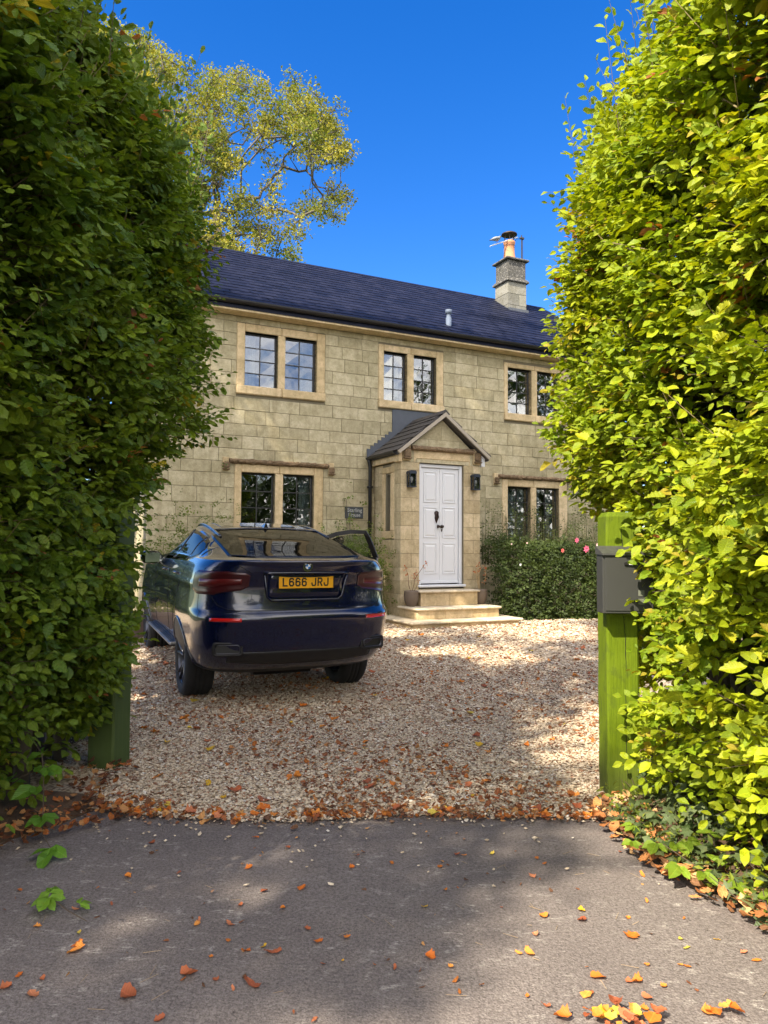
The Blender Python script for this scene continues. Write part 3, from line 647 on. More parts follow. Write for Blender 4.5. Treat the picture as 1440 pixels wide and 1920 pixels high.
def pst(a, b, y0, y1, z0, z1, mat=M_PSTONE, nm='stone'): m_ = MB(); m_.box(a + .002, b - .002, y0, y1, z0 + .002, z1 - .002, .004); m_.build(nm, mat, PORCH)
zr = [.215, .46, .70, .93, 1.16, 1.40, 1.64, 1.88, 2.13, 2.37, 2.62, 2.86, 3.0]
for i in range(len(zr) - 1):
    z0, z1 = zr[i], zr[i + 1]
    if i % 2: pst(pu0, .16, -PD, -.70, z0, z1); 
    else: pst(pu0, pu0 + .22, -PD, -.86, z0, z1); pst(pu0 + .22, .16, -PD, -.90, z0, z1)
    if i % 2: pst(1.07, 1.07 + .20, -PD, -.9, z0, z1); pst(1.27, pu1, -PD, -.78, z0, z1)
    else: pst(1.07, pu1, -PD, -.7, z0, z1)
    y = -.86 if i % 2 == 0 else -.70                      # left side wall
    a, b = y, -.002
    for s0, s1 in clip_row(a, b, [(-.84, -.36)] if 1.68 < (z0 + z1) / 2 < 2.95 else []):
        while s1 - s0 > .02:
            w_ = min(rp.uniform(.28, .45), s1 - s0); w_ = s1 - s0 if s1 - s0 - w_ < .1 else w_; pst(pu0, pu0 + .10, s0, s0 + w_, z0, z1, M_STONE if z0 > 3 else M_PSTONE); s0 += w_
for (a, b) in ((.17, .46), (.46, .80), (.80, 1.065)): pst(a, b, -PD + .002, -.9, .62, .785)
# gable stones, clipped under the verge
for z0, z1, cuts in ((3.00, 3.13, [pu0, .1, .62, 1.1, pu1]), (3.13, 3.42, [pu0, .33, .97, pu1]), (3.42, 3.68, [pu0, .605, pu1]), (3.68, apex - .1, [pu0, pu1])):
    hwd = lambda z: max(.0, (apex - .105 - z) / (apex - .10 - 3.13)) * (pc_u - pu0)
    for i in range(len(cuts) - 1):
        a, b = cuts[i] + .002, cuts[i + 1] - .002; l0, l1 = pc_u - min(hwd(z0), .81), pc_u - min(hwd(z1), .81); r0, r1 = pc_u + min(hwd(z0), .81), pc_u + min(hwd(z1), .81)
        pts_ = [(max(a, l0), z0 + .002), (min(b, r0), z0 + .002), (min(b, r1), z1 - .002), (max(a, l1), z1 - .002)]
        if min(b, r1) <= max(a, l1): mid_ = (max(a, l0) + min(b, r0)) / 2; pts_ = pts_[:2] + [(max(a, l0) if a > l0 else min(b, r0), z1 - .002)] if not (l0 < a < r0 and l0 < b < r0) and (a > l0 or b < r0) else pts_[:2] + [(mid_, z1 - .002)]
        if pts_[1][0] - pts_[0][0] > .03: m_ = MB(); m_.prism(pts_, -PD - .001, -.95, 'y'); m_.build('stone', M_STONE, PORCH)
# side window of the porch
sw_ = ob('side_window', None, HOUSE)
for (y0, y1, z0, z1) in ((-.84, -.70, 1.80, 2.83), (-.48, -.36, 1.80, 2.83), (-.84, -.36, 2.832, 2.95), (-.86, -.34, 1.66, 1.798)): m_ = MB(); m_.box(pu0 - .012, pu0 + .16, y0, y1, z0, z1, .012); m_.build('surround_stone', M_CREAM, sw_)
m_ = MB(); m_.box(pu0 + .09, pu0 + .11, -.70, -.68, 1.80, 2.83); m_.box(pu0 + .09, pu0 + .11, -.50, -.48, 1.80, 2.83)
for j in range(1, 4): m_.box(pu0 + .092, pu0 + .108, -.68, -.50, 1.80 + j * .257 - .007, 1.80 + j * .257 + .007)
m_.build('casement_frame', M_DARKSTEEL, sw_)
for j in range(4): m_ = MB(); m_.box(pu0 + .098, pu0 + .102, -.68, -.50, 1.81 + j * .257, 2.05 + j * .257); m_.build('pane', M_GLASS, sw_)
# door surround, hood, door
DS = ob('door_surround', None, HOUSE)
m_ = MB(); m_.add([(.04, -PD - .012, 3.205), (1.19, -PD - .012, 3.205), (1.19, -PD - .012, 3.075), (.04, -PD - .012, 3.075), (.155, -PD + .13, 2.995), (1.075, -PD + .13, 2.995), (.04, -PD - .012, 2.997), (.095, -PD - .012, 3.075), (1.135, -PD - .012, 3.075), (1.19, -PD - .012, 2.997), (.04, -.9, 3.205), (1.19, -.9, 3.205)], [[3, 2, 1, 0], [4, 5, 8, 7], [6, 4, 7, 3], [2, 8, 5, 9], [0, 1, 11, 10]]); m_.build('lintel', M_CREAM, DS)
def hood_bar(x0, x1, z0, par):
    P_ = [(-.075, 0), (-.09, .02), (-.085, .045), (-.02, .08), (.01, .08), (.01, -.01)]; n = 26; V = []
    for xx in np.linspace(x0, x1, n):
        for (py, pz) in P_: V.append((xx, -PD + py + rr.uniform(-.007, .007), z0 + pz + rr.uniform(-.006, .006)))
    F = [[i * 6 + j, i * 6 + (j + 1) % 6, (i + 1) * 6 + (j + 1) % 6, (i + 1) * 6 + j] for i in range(n - 1) for j in range(6)] + [[5, 4, 3, 2, 1, 0], [(n - 1) * 6 + j for j in range(6)]]
    m_ = MB(); m_.add(V, F); m_.build('hood_mould', M_HOOD, par)
hood_bar(-.02, 1.25, 3.215, DS)
for x0, x1 in ((-.19, -.03), (1.26, 1.415)):
    k_ = MB(); k_.box(x0, x1, -PD - .035, -PD + .02, 3.02, 3.30, .006); k_.build('label_stop_stone', M_CREAM, DS)
    k_ = MB(); k_.box(x0 + .01, x1 - .01, -PD - .085, -PD - .037, 3.075, 3.24, .02); k_.box(x0, x1, -PD - .095, -PD - .038, 3.05, 3.074, .008); k_.build('label_stop', M_HOOD, DS)
DR = ob('front_door', None, HOUSE)
dy = -PD + .05
m_ = MB(); m_.box(.165, .225, dy, dy + .09, .86, 2.99, .006); m_.box(1.005, 1.065, dy, dy + .09, .86, 2.99, .006); m_.box(.225, 1.005, dy + .001, dy + .09, 2.93, 2.99, .006); m_.box(.135, 1.095, dy - .10, dy + .10, .81, .855, .012); m_.build('door_frame', M_UPVC, DR)
for (a, b) in ((.23, .6135), (.6165, 1.0)):
    m_ = MB(); m_.box(a, b, dy + .035, dy + .075, .875, 2.925, .003)
    pa, pb = a + .075, b - .075
    for (z0, z1) in ((1.06, 1.57), (1.70, 2.21), (2.33, 2.84)):
        y0 = dy + .034     # moulded frame ring and raised field
        for (xa, xb, za, zb) in ((pa - .02, pb + .02, z1, z1 + .02), (pa - .02, pb + .02, z0 - .02, z0), (pa - .02, pa, z0, z1), (pb, pb + .02, z0, z1)): m_.box(xa, xb, y0 - .012, y0 + .004, za, zb, .005)
        V = [(pa + .004, y0 + .004, z0 + .004), (pb - .004, y0 + .004, z0 + .004), (pb - .004, y0 + .004, z1 - .004), (pa + .004, y0 + .004, z1 - .004), (pa + .035, y0 - .010, z0 + .04), (pb - .035, y0 - .010, z0 + .04), (pb - .035, y0 - .010, z1 - .04), (pa + .035, y0 - .010, z1 - .04)]
        m_.add(V, [[0, 1, 5, 4], [1, 2, 6, 5], [2, 3, 7, 6], [3, 0, 4, 7], [4, 5, 6, 7]])
    m_.box(a, b, dy + .012, dy + .036, .875, .92, .006)
    m_.build('door_leaf', M_UPVC, DR)
kx = .545; m_ = MB(); ky = dy + .03
m_.prism([(kx - .045, 2.13), (kx - .03, 2.15), (kx, 2.165), (kx + .03, 2.15), (kx + .045, 2.13), (kx + .03, 2.08), (kx + .035, 2.03), (kx, 1.94), (kx - .035, 2.03), (kx - .03, 2.08)], ky - .018, ky, 'y'); m_.tube([(kx - .022, ky - .03, 2.11), (kx - .026, ky - .045, 2.05), (kx, ky - .05, 2.0), (kx + .026, ky - .045, 2.05), (kx + .022, ky - .03, 2.11)], .008, 8); m_.build('knocker', M_IRON, DR, True)
for x in (.575, .655):
    m_ = MB(); m_.lathe([(.0, -.055), (.022, -.05), (.028, -.035), (.018, -.02), (.015, -.01), (.03, -.006), (.03, .0)], 16, (x, ky, 1.885), 'y'); m_.build('door_knob', M_IRON, DR, True)
m_ = MB(); m_.prism([(.642, 1.83), (.655, 1.84), (.668, 1.83), (.66, 1.80), (.655, 1.785), (.65, 1.80)], ky - .008, ky, 'y'); m_.build('keyhole_cover', M_IRON, DR)
m_ = MB(); m_.box(.165, 1.065, -PD + .16, -PD + .19, .8, 3.0); m_.build('door_backing', M_INT, DR)

# porch roof
PR = ob('porch_roof', None, HOUSE); ev = .93; eave_z = 3.17; prl = math.hypot(ev, apex - eave_z); pa_ = math.atan2(apex - eave_z, ev)
for sgn in (-1, 1):
    m_ = MB(); q = [(pc_u + sgn * .0, apex - .01), (pc_u + sgn * ev, eave_z - .01), (pc_u + sgn * ev, eave_z - .07), (pc_u, apex - .09)]
    m_.prism(q if sgn > 0 else q[::-1], -PD - .12, .0, 'y'); m_.build('roof_deck', M_PSLATE, PR)
    nr = 6; tl = prl / nr
    for j in range(nr):
        yb = -PD - .15 + (.1 if j % 2 else 0); first = True
        while yb < -.02:
            y1 = min(yb + .265, -.006); ya = max(yb, -PD - .15); d0, d1 = j * tl - .02, min((j + 1) * tl + .05, prl)
            p = lambda d, h: (pc_u + sgn * (ev - d * math.cos(pa_)) + sgn * h * math.sin(pa_), eave_z + d * math.sin(pa_) + h * math.cos(pa_))
            h0, h1 = .030 + rr.uniform(0, .006), .012; (xa, za), (xb, zb) = p(d0, h0), p(d1, h1); (xc, zc), (xd, zd) = p(d0, h0 - .016), p(d1, h1 - .014)
            m_ = MB(); V = [(xa, ya + .003, za), (xb, ya + .003, zb), (xd, ya + .003, zd), (xc, ya + .003, zc), (xa, y1 - .003, za), (xb, y1 - .003, zb), (xd, y1 - .003, zd), (xc, y1 - .003, zc)]
            m_.add(V, [[0, 1, 2, 3], [7, 6, 5, 4], [0, 4, 5, 1], [1, 5, 6, 2], [2, 6, 7, 3], [3, 7, 4, 0]]); m_.build('roof_tile', M_PSLATE, PR); yb += .265
    m_ = MB(); q = [(pc_u, apex + .005), (pc_u + sgn * (ev + .02), eave_z - .01), (pc_u + sgn * (ev - .02), eave_z - .05), (pc_u, apex - .07)]
    m_.prism(q if sgn > 0 else q[::-1], -PD - .155, -PD - .122, 'y'); m_.build('verge_board', simple('grey_brown_verge', (.43, .37, .29), .85, var=.3), PR)
for i in range(3): m_ = MB(); ya = -PD - .15 + i * .42; yb = min(ya + .415, -.02); m_.add([(pc_u - .09, ya, apex - .03), (pc_u, ya, apex + .055), (pc_u + .09, ya, apex - .03), (pc_u - .09, yb, apex - .03), (pc_u, yb, apex + .055), (pc_u + .09, yb, apex - .03)], [[0, 3, 4, 1], [1, 4, 5, 2], [0, 1, 2], [5, 4, 3], [0, 2, 5, 3]]); m_.build('ridge_tile', M_PSLATE, PR)
for sgn, uu in ((-1, pu0), (1, pu1)):
    a, b = (uu - .075, uu + .0) if sgn < 0 else (uu, uu + .075)
    m_ = MB(); m_.box(a, b, -PD - .05, -PD + .10, 2.99, 3.20, .005); m_.build('kneeler', M_CREAM if sgn < 0 else M_UPVC, PR)
    m_ = MB(); m_.box(a + .004, b - .002, -PD + .101, -.003, 3.01, 3.19, .005); m_.build('eaves_course', M_CREAM, PR)
m_ = MB(); half_gutter(m_, (pc_u - ev - .03, -PD - .06, 3.165), (pc_u - ev - .03, -.02, 3.165), .045); m_.build('gutter', M_GUTTER, PR); m_ = MB(); half_gutter(m_, (pc_u + ev + .05, -PD + .02, 3.145), (pc_u + ev + .05, -.02, 3.145), .045); m_.build('gutter', M_GUTTER, PR)
m_ = MB(); m_.tube([(pc_u - ev - .03, -.06, 3.15), (pc_u - ev - .01, -.06, 3.08), (pc_u - ev + .01, -.055, 3.0), (pc_u - ev + .01, -.055, .25)], .034, 10)
for zz in (2.6, 1.5): m_.box(pc_u - ev - .035, pc_u - ev + .055, -.09, -.002, zz, zz + .04)
m_.build('downpipe', M_GUTTER, HOUSE, True)
# lead flashing on the wall above the porch: one apron and a flight of stepped pieces
FL_ = ob('lead_flashing', None, HOUSE)
slope_z = lambda u: apex - abs(u - pc_u) * (apex - eave_z) / ev
m_ = MB(); m_.prism([(.155, slope_z(.155) + .03), (pc_u, apex + .05), (1.12, slope_z(1.12) + .03), (1.12, 4.13), (.155, 4.13)], -.018, -.008, 'y'); m_.build('lead_apron', M_LEAD, FL_)
k = 7
for i in range(k):
    a = -.37 + (.155 + .37) * i / k; b = -.37 + (.155 + .37) * (i + 1) / k; tz = slope_z(b) + .15
    m_ = MB(); m_.prism([(a - .0, slope_z(a) + .0), (b + .01, slope_z(b) + .0), (b + .01, tz - .005), (a, tz)], -.020 - .002 * (i % 2), -.008, 'y'); m_.build('lead_step', M_LEAD, FL_)
# steps
ST = ob('steps', None, HOUSE)
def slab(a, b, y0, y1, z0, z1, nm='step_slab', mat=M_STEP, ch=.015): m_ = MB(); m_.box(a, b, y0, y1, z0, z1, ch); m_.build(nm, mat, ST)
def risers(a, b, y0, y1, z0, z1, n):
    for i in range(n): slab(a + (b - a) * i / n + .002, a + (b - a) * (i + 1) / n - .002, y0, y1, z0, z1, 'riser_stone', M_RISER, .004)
for a, b in ((-.56, .15), (.154, .86), (.864, 1.60)): slab(a, b, -2.17, -1.15, .285, .327)
slab(-.56, -.214, -1.149, -.45, .285, .326)
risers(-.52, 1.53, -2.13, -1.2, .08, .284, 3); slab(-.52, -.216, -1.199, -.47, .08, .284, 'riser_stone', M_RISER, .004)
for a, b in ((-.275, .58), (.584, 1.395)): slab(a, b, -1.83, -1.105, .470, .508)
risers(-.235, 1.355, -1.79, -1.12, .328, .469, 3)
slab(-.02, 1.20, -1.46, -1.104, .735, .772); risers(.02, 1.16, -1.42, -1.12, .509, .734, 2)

# things fixed to or near the house --------------------------------------------------
def wall_lamp(u, z, label):
    o = tag(empty('wall_lamp', tuple(hw(u, -PD - .005, z)), A_F), label, 'lamp', 'lanterns either side of the front door')
    m_ = MB(); m_.box(-.065, .065, -.018, 0, 0, .28, .006); m_.build('backplate', M_LAMP, o)
    m_ = MB(); m_.prism([(-.07, .235), (.07, .235), (.07, .265), (.05, .29), (-.05, .29), (-.07, .265)], -.13, -.0, 'y'); m_.box(-.07, .07, -.13, -.018, 0, .018, .003)
    for x in (-.065, .053): m_.box(x, x + .012, -.125, -.113, .018, .236)
    for x in (-.068, .060): m_.box(x, x + .008, -.03, -.018, .018, .236)
    m_.build('lamp_frame', M_LAMP, o)
    m_ = MB(); m_.box(-.052, .052, -.121, -.118, .02, .234); m_.box(-.063, -.060, -.112, -.03, .02, .234); m_.box(.060, .063, -.112, -.03, .02, .234); m_.build('lamp_glass', M_LAMPGLASS, o)
    m_ = MB(); m_.lathe([(0, .08), (.012, .08), (.014, .11), (.026, .13), (.03, .155), (.02, .18), (0, .185)], 14, (0, -.065, 0)); m_.build('bulb', simple('frosted_bulb', (.8, .8, .78), .2), o, True)
wall_lamp(-.035, 2.55, 'dark grey box lantern on the porch wall left of the white door')
wall_lamp(1.275, 2.55, 'dark grey box lantern on the porch wall right of the white door')
sg = tag(empty('house_sign', tuple(hw(-.615, -.012, 2.14)), A_F), 'dark slate house name plaque on the wall beside the downpipe', 'sign')
m_ = MB(); m_.box(-.185, .175, -.022, 0, -.105, .105, .003); m_.build('plaque', M_PLAQUE, sg)
for s_, dx, zz, w_ in (('Starling', 0, .043, .098), ('House', -.005, -.045, .092)):
    me = text_mesh('lettering', s_, w_, M_LETTER, .0012, .001); ob('lettering', me, sg, (dx, -.0235, zz), (R(90), 0, 0))
ae = tag(empty('tv_aerial', tuple(hw(4.99, 2.45, 8.7)), A_F), 'television aerial with pale boom strapped to the chimney', 'aerial')
m_ = MB(); m_.tube([(0, 0, -.1), (0, 0, .72)], .014, 8); m_.tube([(.035, 0, .0), (.035, 0, .66)], .008, 6); m_.box(-.05, .07, -.03, .03, .62, .67, .008); m_.tube([(-.02, 0, .62), (-.16, 0, .60), (-.20, .02, .52)], .007, 6); m_.build('mast', M_DARKSTEEL, ae)
m_ = MB(); m_.tube([(-.97, -.02, .25), (-.1, .02, .66)], .013, 6)
for i in range(7): q = .08 + i * .125; x = -.97 + .87 * q; zz = .25 + .41 * q; m_.tube([(x, -.11, zz + .004), (x, .11, zz + .004)], .0035, 5)
m_.build('boom', M_ALU, ae)
# pigeon sitting on the boom: one continuous body
bd = tag(empty('pigeon', tuple(hw(4.99 - .76, 2.44, 8.7 + .415)), A_F), 'grey pigeon perched on the television aerial', 'bird')
m_ = MB(); sp_ = [(-.21, 0, -.015), (-.16, 0, .01), (-.10, 0, .035), (-.04, 0, .055), (.02, 0, .07), (.065, 0, .095), (.085, 0, .125), (.10, 0, .142), (.122, 0, .142), (.135, 0, .138), (.152, 0, .134)]; m_.tube(sp_, [.012, .022, .042, .056, .056, .044, .028, .026, .020, .007, .003], 12)
t = MT('pigeon_feathers'); s_ = t.n('ShaderNodeSeparateXYZ', {0: t.coord('Object')}); t.pr(Base_Color=t.ramp(t.math('ADD', t.math('MULTIPLY', s_.outputs[0], 2.6), .55), [(.0, (.03, .035, .05)), (.25, (.22, .24, .28)), (.60, (.30, .31, .34)), (.75, (.10, .12, .13)), (.95, (.03, .035, .04))]), Roughness=.7)
m_.build('body', t.m, bd, True)
m_ = MB()
for s in (-1, 1): m_.tube([(.04, s * .045, .075), (-.02, s * .058, .062), (-.09, s * .045, .04), (-.16, s * .022, .012)], [.016, .03, .022, .006], 8)
m_.build('wing', simple('pale_wing_feathers', (.17, .18, .20), .7), bd, True)
m_ = MB(); [m_.tube([(.0, s * .02, .03), (.005, s * .02, -.012), (.03, s * .02, -.014)], .005, 5) for s in (-1, 1)]; m_.build('leg', simple('pink_bird_leg', (.35, .12, .1), .6), bd)

# ================================================================== CAR (local: x forward from the rear axle, y left, z up)
CAR = tag(empty('parked_car', (-1.17, 7.72, float(gz(7.72))), 0, rot=(0, R(-1.2), R(114.5))), 'dark navy blue coupe style SUV parked on the gravel with front passenger side door open', 'car')
def paint(name, c, rough=.22, coat=1.0, metal=.45):
    t = MT(name); n = t.noise(t.geo(), 900, 1)
    t.pr(Base_Color=c, Roughness=rough, Metallic=metal, Coat_Weight=coat, Coat_Roughness=.03, Normal=t.bump(t.noise(t.geo(), 1.5, 2), .04, .02)); return t.m
M_PAINT = paint('navy_metallic_paint', (.0012, .0035, .026), metal=.1)
M_BLKPLAS = simple('black_trim_plastic', (.012, .011, .012), .5)
M_GLOSSBLK = paint('gloss_black_trim', (.006, .006, .007), .1, 1, 0)
M_TYRE = simple('tyre_rubber', (.016, .015, .015), .85, bump=.2)
M_RIM = simple('dark_alloy', (.07, .07, .08), .3, .8)
M_RED = paint('smoked_red_lens', (.11, .008, .008), .3, .35, 0)
M_REDD = paint('dark_red_lens', (.045, .004, .006), .3, .35, 0)
M_REFL = paint('red_reflector', (.60, .01, .008), .15, 1, 0)
M_SILVER = simple('brushed_silver', (.55, .55, .57), .3, .85)
M_BOARD = simple('dull_grey_board', (.16, .16, .17), .45, .5)
M_MIRG = simple('mirror_glass_dark', (.28, .30, .30), .05, 1.0, var=.02)
M_CHROME = simple('chrome', (.75, .75, .77), .12, 1.0, var=.02)
M_PLATE = simple('yellow_plate', (.80, .38, .012), .4, var=.03)
M_BLACK = simple('black_characters', (.01, .01, .01), .5)
LV = np.array([  # z, rear x, front x, half width
 (.24, -.62, 3.25, .78), (.30, -.90, 3.55, .88), (.36, -1.00, 3.68, .915), (.44, -1.055, 3.74, .94), (.52, -1.085, 3.76, .955), (.60, -1.10, 3.77, .965),
 (.70, -1.125, 3.77, .972), (.765, -1.135, 3.76, .974), (.79, -1.120, 3.75, .973), (.83, -1.075, 3.73, .968), (.90, -1.060, 3.70, .962), (1.0, -1.055, 3.60, .955),
 (1.08, -1.075, 3.42, .948), (1.14, -1.095, 3.10, .936), (1.19, -1.105, 2.65, .915), (1.225, -1.115, 2.25, .895), (1.25, -1.135, 2.12, .872), (1.262, -1.125, 2.08, .86),
 (1.272, -1.03, 2.05, .848), (1.30, -.90, 1.99, .832), (1.36, -.69, 1.88, .80), (1.43, -.45, 1.75, .762), (1.50, -.18, 1.61, .722), (1.56, .10, 1.48, .684),
 (1.61, .38, 1.38, .645), (1.65, .68, 1.30, .58), (1.675, .92, 1.24, .46), (1.687, 1.02, 1.16, .24), (1.69, 1.07, 1.12, .06)])
def pchip(x, xp, yp):
    h = np.diff(xp); d = np.diff(yp) / h; m = np.zeros(len(xp)); m[0], m[-1] = d[0], d[-1]
    for i in range(1, len(xp) - 1):
        if d[i - 1] * d[i] > 0: w1, w2 = 2 * h[i] + h[i - 1], h[i] + 2 * h[i - 1]; m[i] = (w1 + w2) / (w1 / d[i - 1] + w2 / d[i])
    x = np.clip(x, xp[0], xp[-1]); k = np.clip(np.searchsorted(xp, x) - 1, 0, len(h) - 1); t = (x - xp[k]) / h[k]
    return yp[k] * (2 * t**3 - 3 * t**2 + 1) + h[k] * m[k] * (t**3 - 2 * t**2 + t) + yp[k + 1] * (-2 * t**3 + 3 * t**2) + h[k] * m[k + 1] * (t**3 - t**2)
Zk = LV[:, 0]
def prof(z): z = np.asarray(z, float); return pchip(z, Zk, LV[:, 1]), pchip(z, Zk, LV[:, 2]), pchip(z, Zk, LV[:, 3])
PW_ = 3.3
def endlen(z, xr, xf): return np.minimum(np.interp(z, [.3, 1.2, 1.28, 1.5], [.62, .70, .85, .95]), (xf - xr) * .49)
def flare(x, z, y):
    f = np.exp(-((x - 0) / .42) ** 2) + np.exp(-((x - 2.93) / .42) ** 2) * .8
    waist = -.018 * np.exp(-((x - 1.45) / .75) ** 2) * np.exp(-((z - .62) / .22) ** 2)
    sh = np.exp(-((z - .68) / .30) ** 4)
    cre = .010 * np.exp(-((z - 1.02) / .03) ** 2)
    return y + np.sign(y) * (.022 * f * sh + waist + cre * (np.abs(x - 1.3) < 1.9)) * np.clip(np.abs(y) / .5 - .6, 0, 1)
def surf(s, z):
    """s in 0..1 from the middle of the tail round the left side to the middle of the nose"""
    s, z = np.broadcast_arrays(np.asarray(s, float), np.asarray(z, float)); xr, xf, w = prof(z); a = endlen(z, xr, xf); p = PW_
    x = np.zeros(s.shape); y = np.zeros(s.shape); sA, sB = .36, .70
    m = s <= sA; th = s[m] / sA * np.pi / 2
    x[m] = xr[m] + a[m] * (1 - np.cos(th) ** (2 / p)); y[m] = w[m] * np.sin(th) ** (2 / p)
    m = (s > sA) & (s < sB); q = (s[m] - sA) / (sB - sA); x[m] = xr[m] + a[m] + (xf[m] - xr[m] - 2 * a[m]) * q; y[m] = w[m]
    m = s >= sB; th = (1 - s[m]) / (1 - sB) * np.pi / 2
    x[m] = xf[m] - a[m] * (1 - np.cos(th) ** (2 / p)); y[m] = w[m] * np.sin(th) ** (2 / p)
    return np.stack([x, flare(x, z, y), z], -1)
def rear_pt(y, z, off=0.0, up=0.0):
    y, z = np.broadcast_arrays(np.asarray(y, float), np.asarray(z, float)); xr, xf, w = prof(z); a = endlen(z, xr, xf)
    x = xr + a * (1 - (1 - np.clip(np.abs(y) / w, 0, .9995) ** PW_) ** (1 / PW_)); return np.stack([x - off, y, z + up], -1)
def side_pt(x, z, sgn=1, off=0.0):
    x, z = np.broadcast_arrays(np.asarray(x, float), np.asarray(z, float)); xr, xf, w = prof(z); a = endlen(z, xr, xf)
    q = np.clip(1 - (x - xr) / a, 0, 1); q2 = np.clip(1 - (xf - x) / a, 0, 1); yy = w * (1 - np.minimum(np.maximum(q, q2), .999) ** PW_) ** (1 / PW_)
    y = flare(x, z, yy); return np.stack([x, sgn * (y + off), z], -1)
def body_mesh():
    zs_ = np.unique(np.concatenate([np.linspace(.24, 1.69, 88), [.765, .79, .83, 1.25, 1.262, 1.272]])); th = np.linspace(0, 1, 71)
    ss_ = np.concatenate([np.linspace(0, .36, 34), np.linspace(.36, .70, 46)[1:], np.linspace(.70, 1, 26)[1:]])
    S, Z = np.meshgrid(ss_, zs_, indexing='xy'); Lh = surf(S, Z); Rh = Lh[:, ::-1][:, 1:-1].copy(); Rh[..., 1] *= -1
    ring = np.concatenate([Lh, Rh], 1); nz_, nr_ = ring.shape[:2]; V = ring.reshape(-1, 3)
    i, j = np.meshgrid(np.arange(nz_ - 1), np.arange(nr_), indexing='ij'); j2 = (j + 1) % nr_
    F = np.stack([i * nr_ + j, (i + 1) * nr_ + j, (i + 1) * nr_ + j2, i * nr_ + j2], -1).reshape(-1, 4)
    caps = [[np.arange(nr_)], [((nz_ - 1) * nr_ + np.arange(nr_))[::-1]]]
    return V, [F, np.array(caps[0]), np.array(caps[1])]
WZ = ([-1, .24, .36, .55, .75, 1.05, 1.26, 1.69, 3], [-1 + .06, .30, .45, .645, .85, 1.185, 1.385, 1.75, 3.06])
warp = lambda z: np.interp(z, *WZ)
iw = lambda z: np.interp(z, WZ[1], WZ[0])
V, F = body_mesh(); V = V.copy(); V[:, 2] = warp(V[:, 2]); bme = mkmesh('body', V, F, [M_PAINT, M_BLKPLAS], True); BODY = ob('body', bme, CAR)
# wheel wells
cut = MB()
for x in (0, 2.93):
    for s in (-1, 1): cut.lathe([(0, .58 * s), (.405, .58 * s), (.405, 1.2 * s), (0, 1.2 * s)] if s > 0 else [(0, 1.2 * s), (.405, 1.2 * s), (.405, .58 * s), (0, .58 * s)], 48, (x, 0, .38), 'y')
cutm = cut.build('cutter', M_BLKPLAS); cutm.parent = CAR
bm_ = BODY.modifiers.new('b', 'BOOLEAN'); bm_.object = cutm; bm_.solver = 'EXACT'
bpy.context.view_layer.update(); dg = bpy.context.evaluated_depsgraph_get()
nm = bpy.data.meshes.new_from_object(BODY.evaluated_get(dg)); BODY.modifiers.clear(); nm.name = 'body'
if len(nm.polygons) > 2000: BODY.data = nm
bpy.data.objects.remove(cutm)
c_ = np.zeros(len(BODY.data.polygons) * 3); BODY.data.polygons.foreach_get('center', c_); c_ = c_.reshape(-1, 3)
inner = (np.minimum(np.hypot(c_[:, 0], c_[:, 2] - .38), np.hypot(c_[:, 0] - 2.93, c_[:, 2] - .38)) < .404) | (c_[:, 2] < .38)
BODY.data.materials.clear(); BODY.data.materials.append(M_PAINT); BODY.data.materials.append(M_BLKPLAS)
BODY.data.polygons.foreach_set('material_index', inner.astype(np.int32)); BODY.data.polygons.foreach_set('use_smooth', np.ones(len(inner), bool))
try: BODY.data.set_sharp_from_angle(angle=R(28))
except Exception: pass
def patch(name, P, mat, parent=CAR, th=.006, nrm=None):
    """thin solid from a grid of points: front sheet plus a back sheet pushed inwards, rim closed"""
    ni, nj = P.shape[:2]; du = np.gradient(P, axis=0); dv = np.gradient(P, axis=1); n = unit(np.cross(du, dv))
    ref = P.reshape(-1, 3).mean(0) - np.array([1.2, 0, .8]); 
    if np.dot(n.reshape(-1, 3).mean(0), ref) < 0: n = -n; flip = True
    else: flip = False
    Q = P - n * th; V = np.concatenate([P.reshape(-1, 3), Q.reshape(-1, 3)]); g = grid_faces(ni, nj); b = grid_faces(ni, nj, ni * nj)
    if flip: g = g[:, ::-1]
    else: b = b[:, ::-1]
    idx = np.arange(ni * nj).reshape(ni, nj); rim = np.concatenate([idx[:, 0], idx[-1, 1:], idx[::-1, -1][1:], idx[0, ::-1][1:-1]]); r2 = np.roll(rim, -1)
    rf = np.stack([rim, r2, r2 + ni * nj, rim + ni * nj], 1)
    return ob(name, mkmesh(name, V, [np.concatenate([g, b, rf])], mat, True), parent)
def rear_patch(name, ys, zl, zu, mat, off, nzv=10, up=0.0, parent=CAR, th=.006):
    ys = np.asarray(ys, float); t_ = np.linspace(0, 1, nzv); lo, hi = zl(ys), zu(ys); Zg = lo[:, None] * (1 - t_) + hi[:, None] * t_
    return patch(name, rear_pt(ys[:, None] + 0 * Zg, Zg, off, up), mat, parent, th)
def side_patch(name, xs, zl, zu, mat, off, sgn=1, nzv=8, parent=CAR, th=.006):
    xs = np.asarray(xs, float); t_ = np.linspace(0, 1, nzv); lo, hi = zl(xs), zu(xs); Zg = lo[:, None] * (1 - t_) + hi[:, None] * t_
    return patch(name, side_pt(xs[:, None] + 0 * Zg, Zg, sgn, off), mat, parent, th)
# rear window: lies on the sloping back
gy = np.linspace(-.66, .66, 41); glo = lambda y: 1.285 + .015 * np.abs(y / .66) ** 4; ghi = lambda y: 1.600 - .035 * (np.abs(y) / .66) ** 2 - .09 * np.clip((np.abs(y) - .5) / .16, 0, 1) ** 2
rear_patch('rear_window', gy, glo, ghi, M_CARGLASS, .004, 26, .006)
rear_patch('window_trim', np.linspace(-.60, .60, 41), lambda y: 1.603 - .035 * (np.abs(y) / .66) ** 2, lambda y: 1.625 - .035 * (np.abs(y) / .66) ** 2, M_GLOSSBLK, .012, 4, .012)
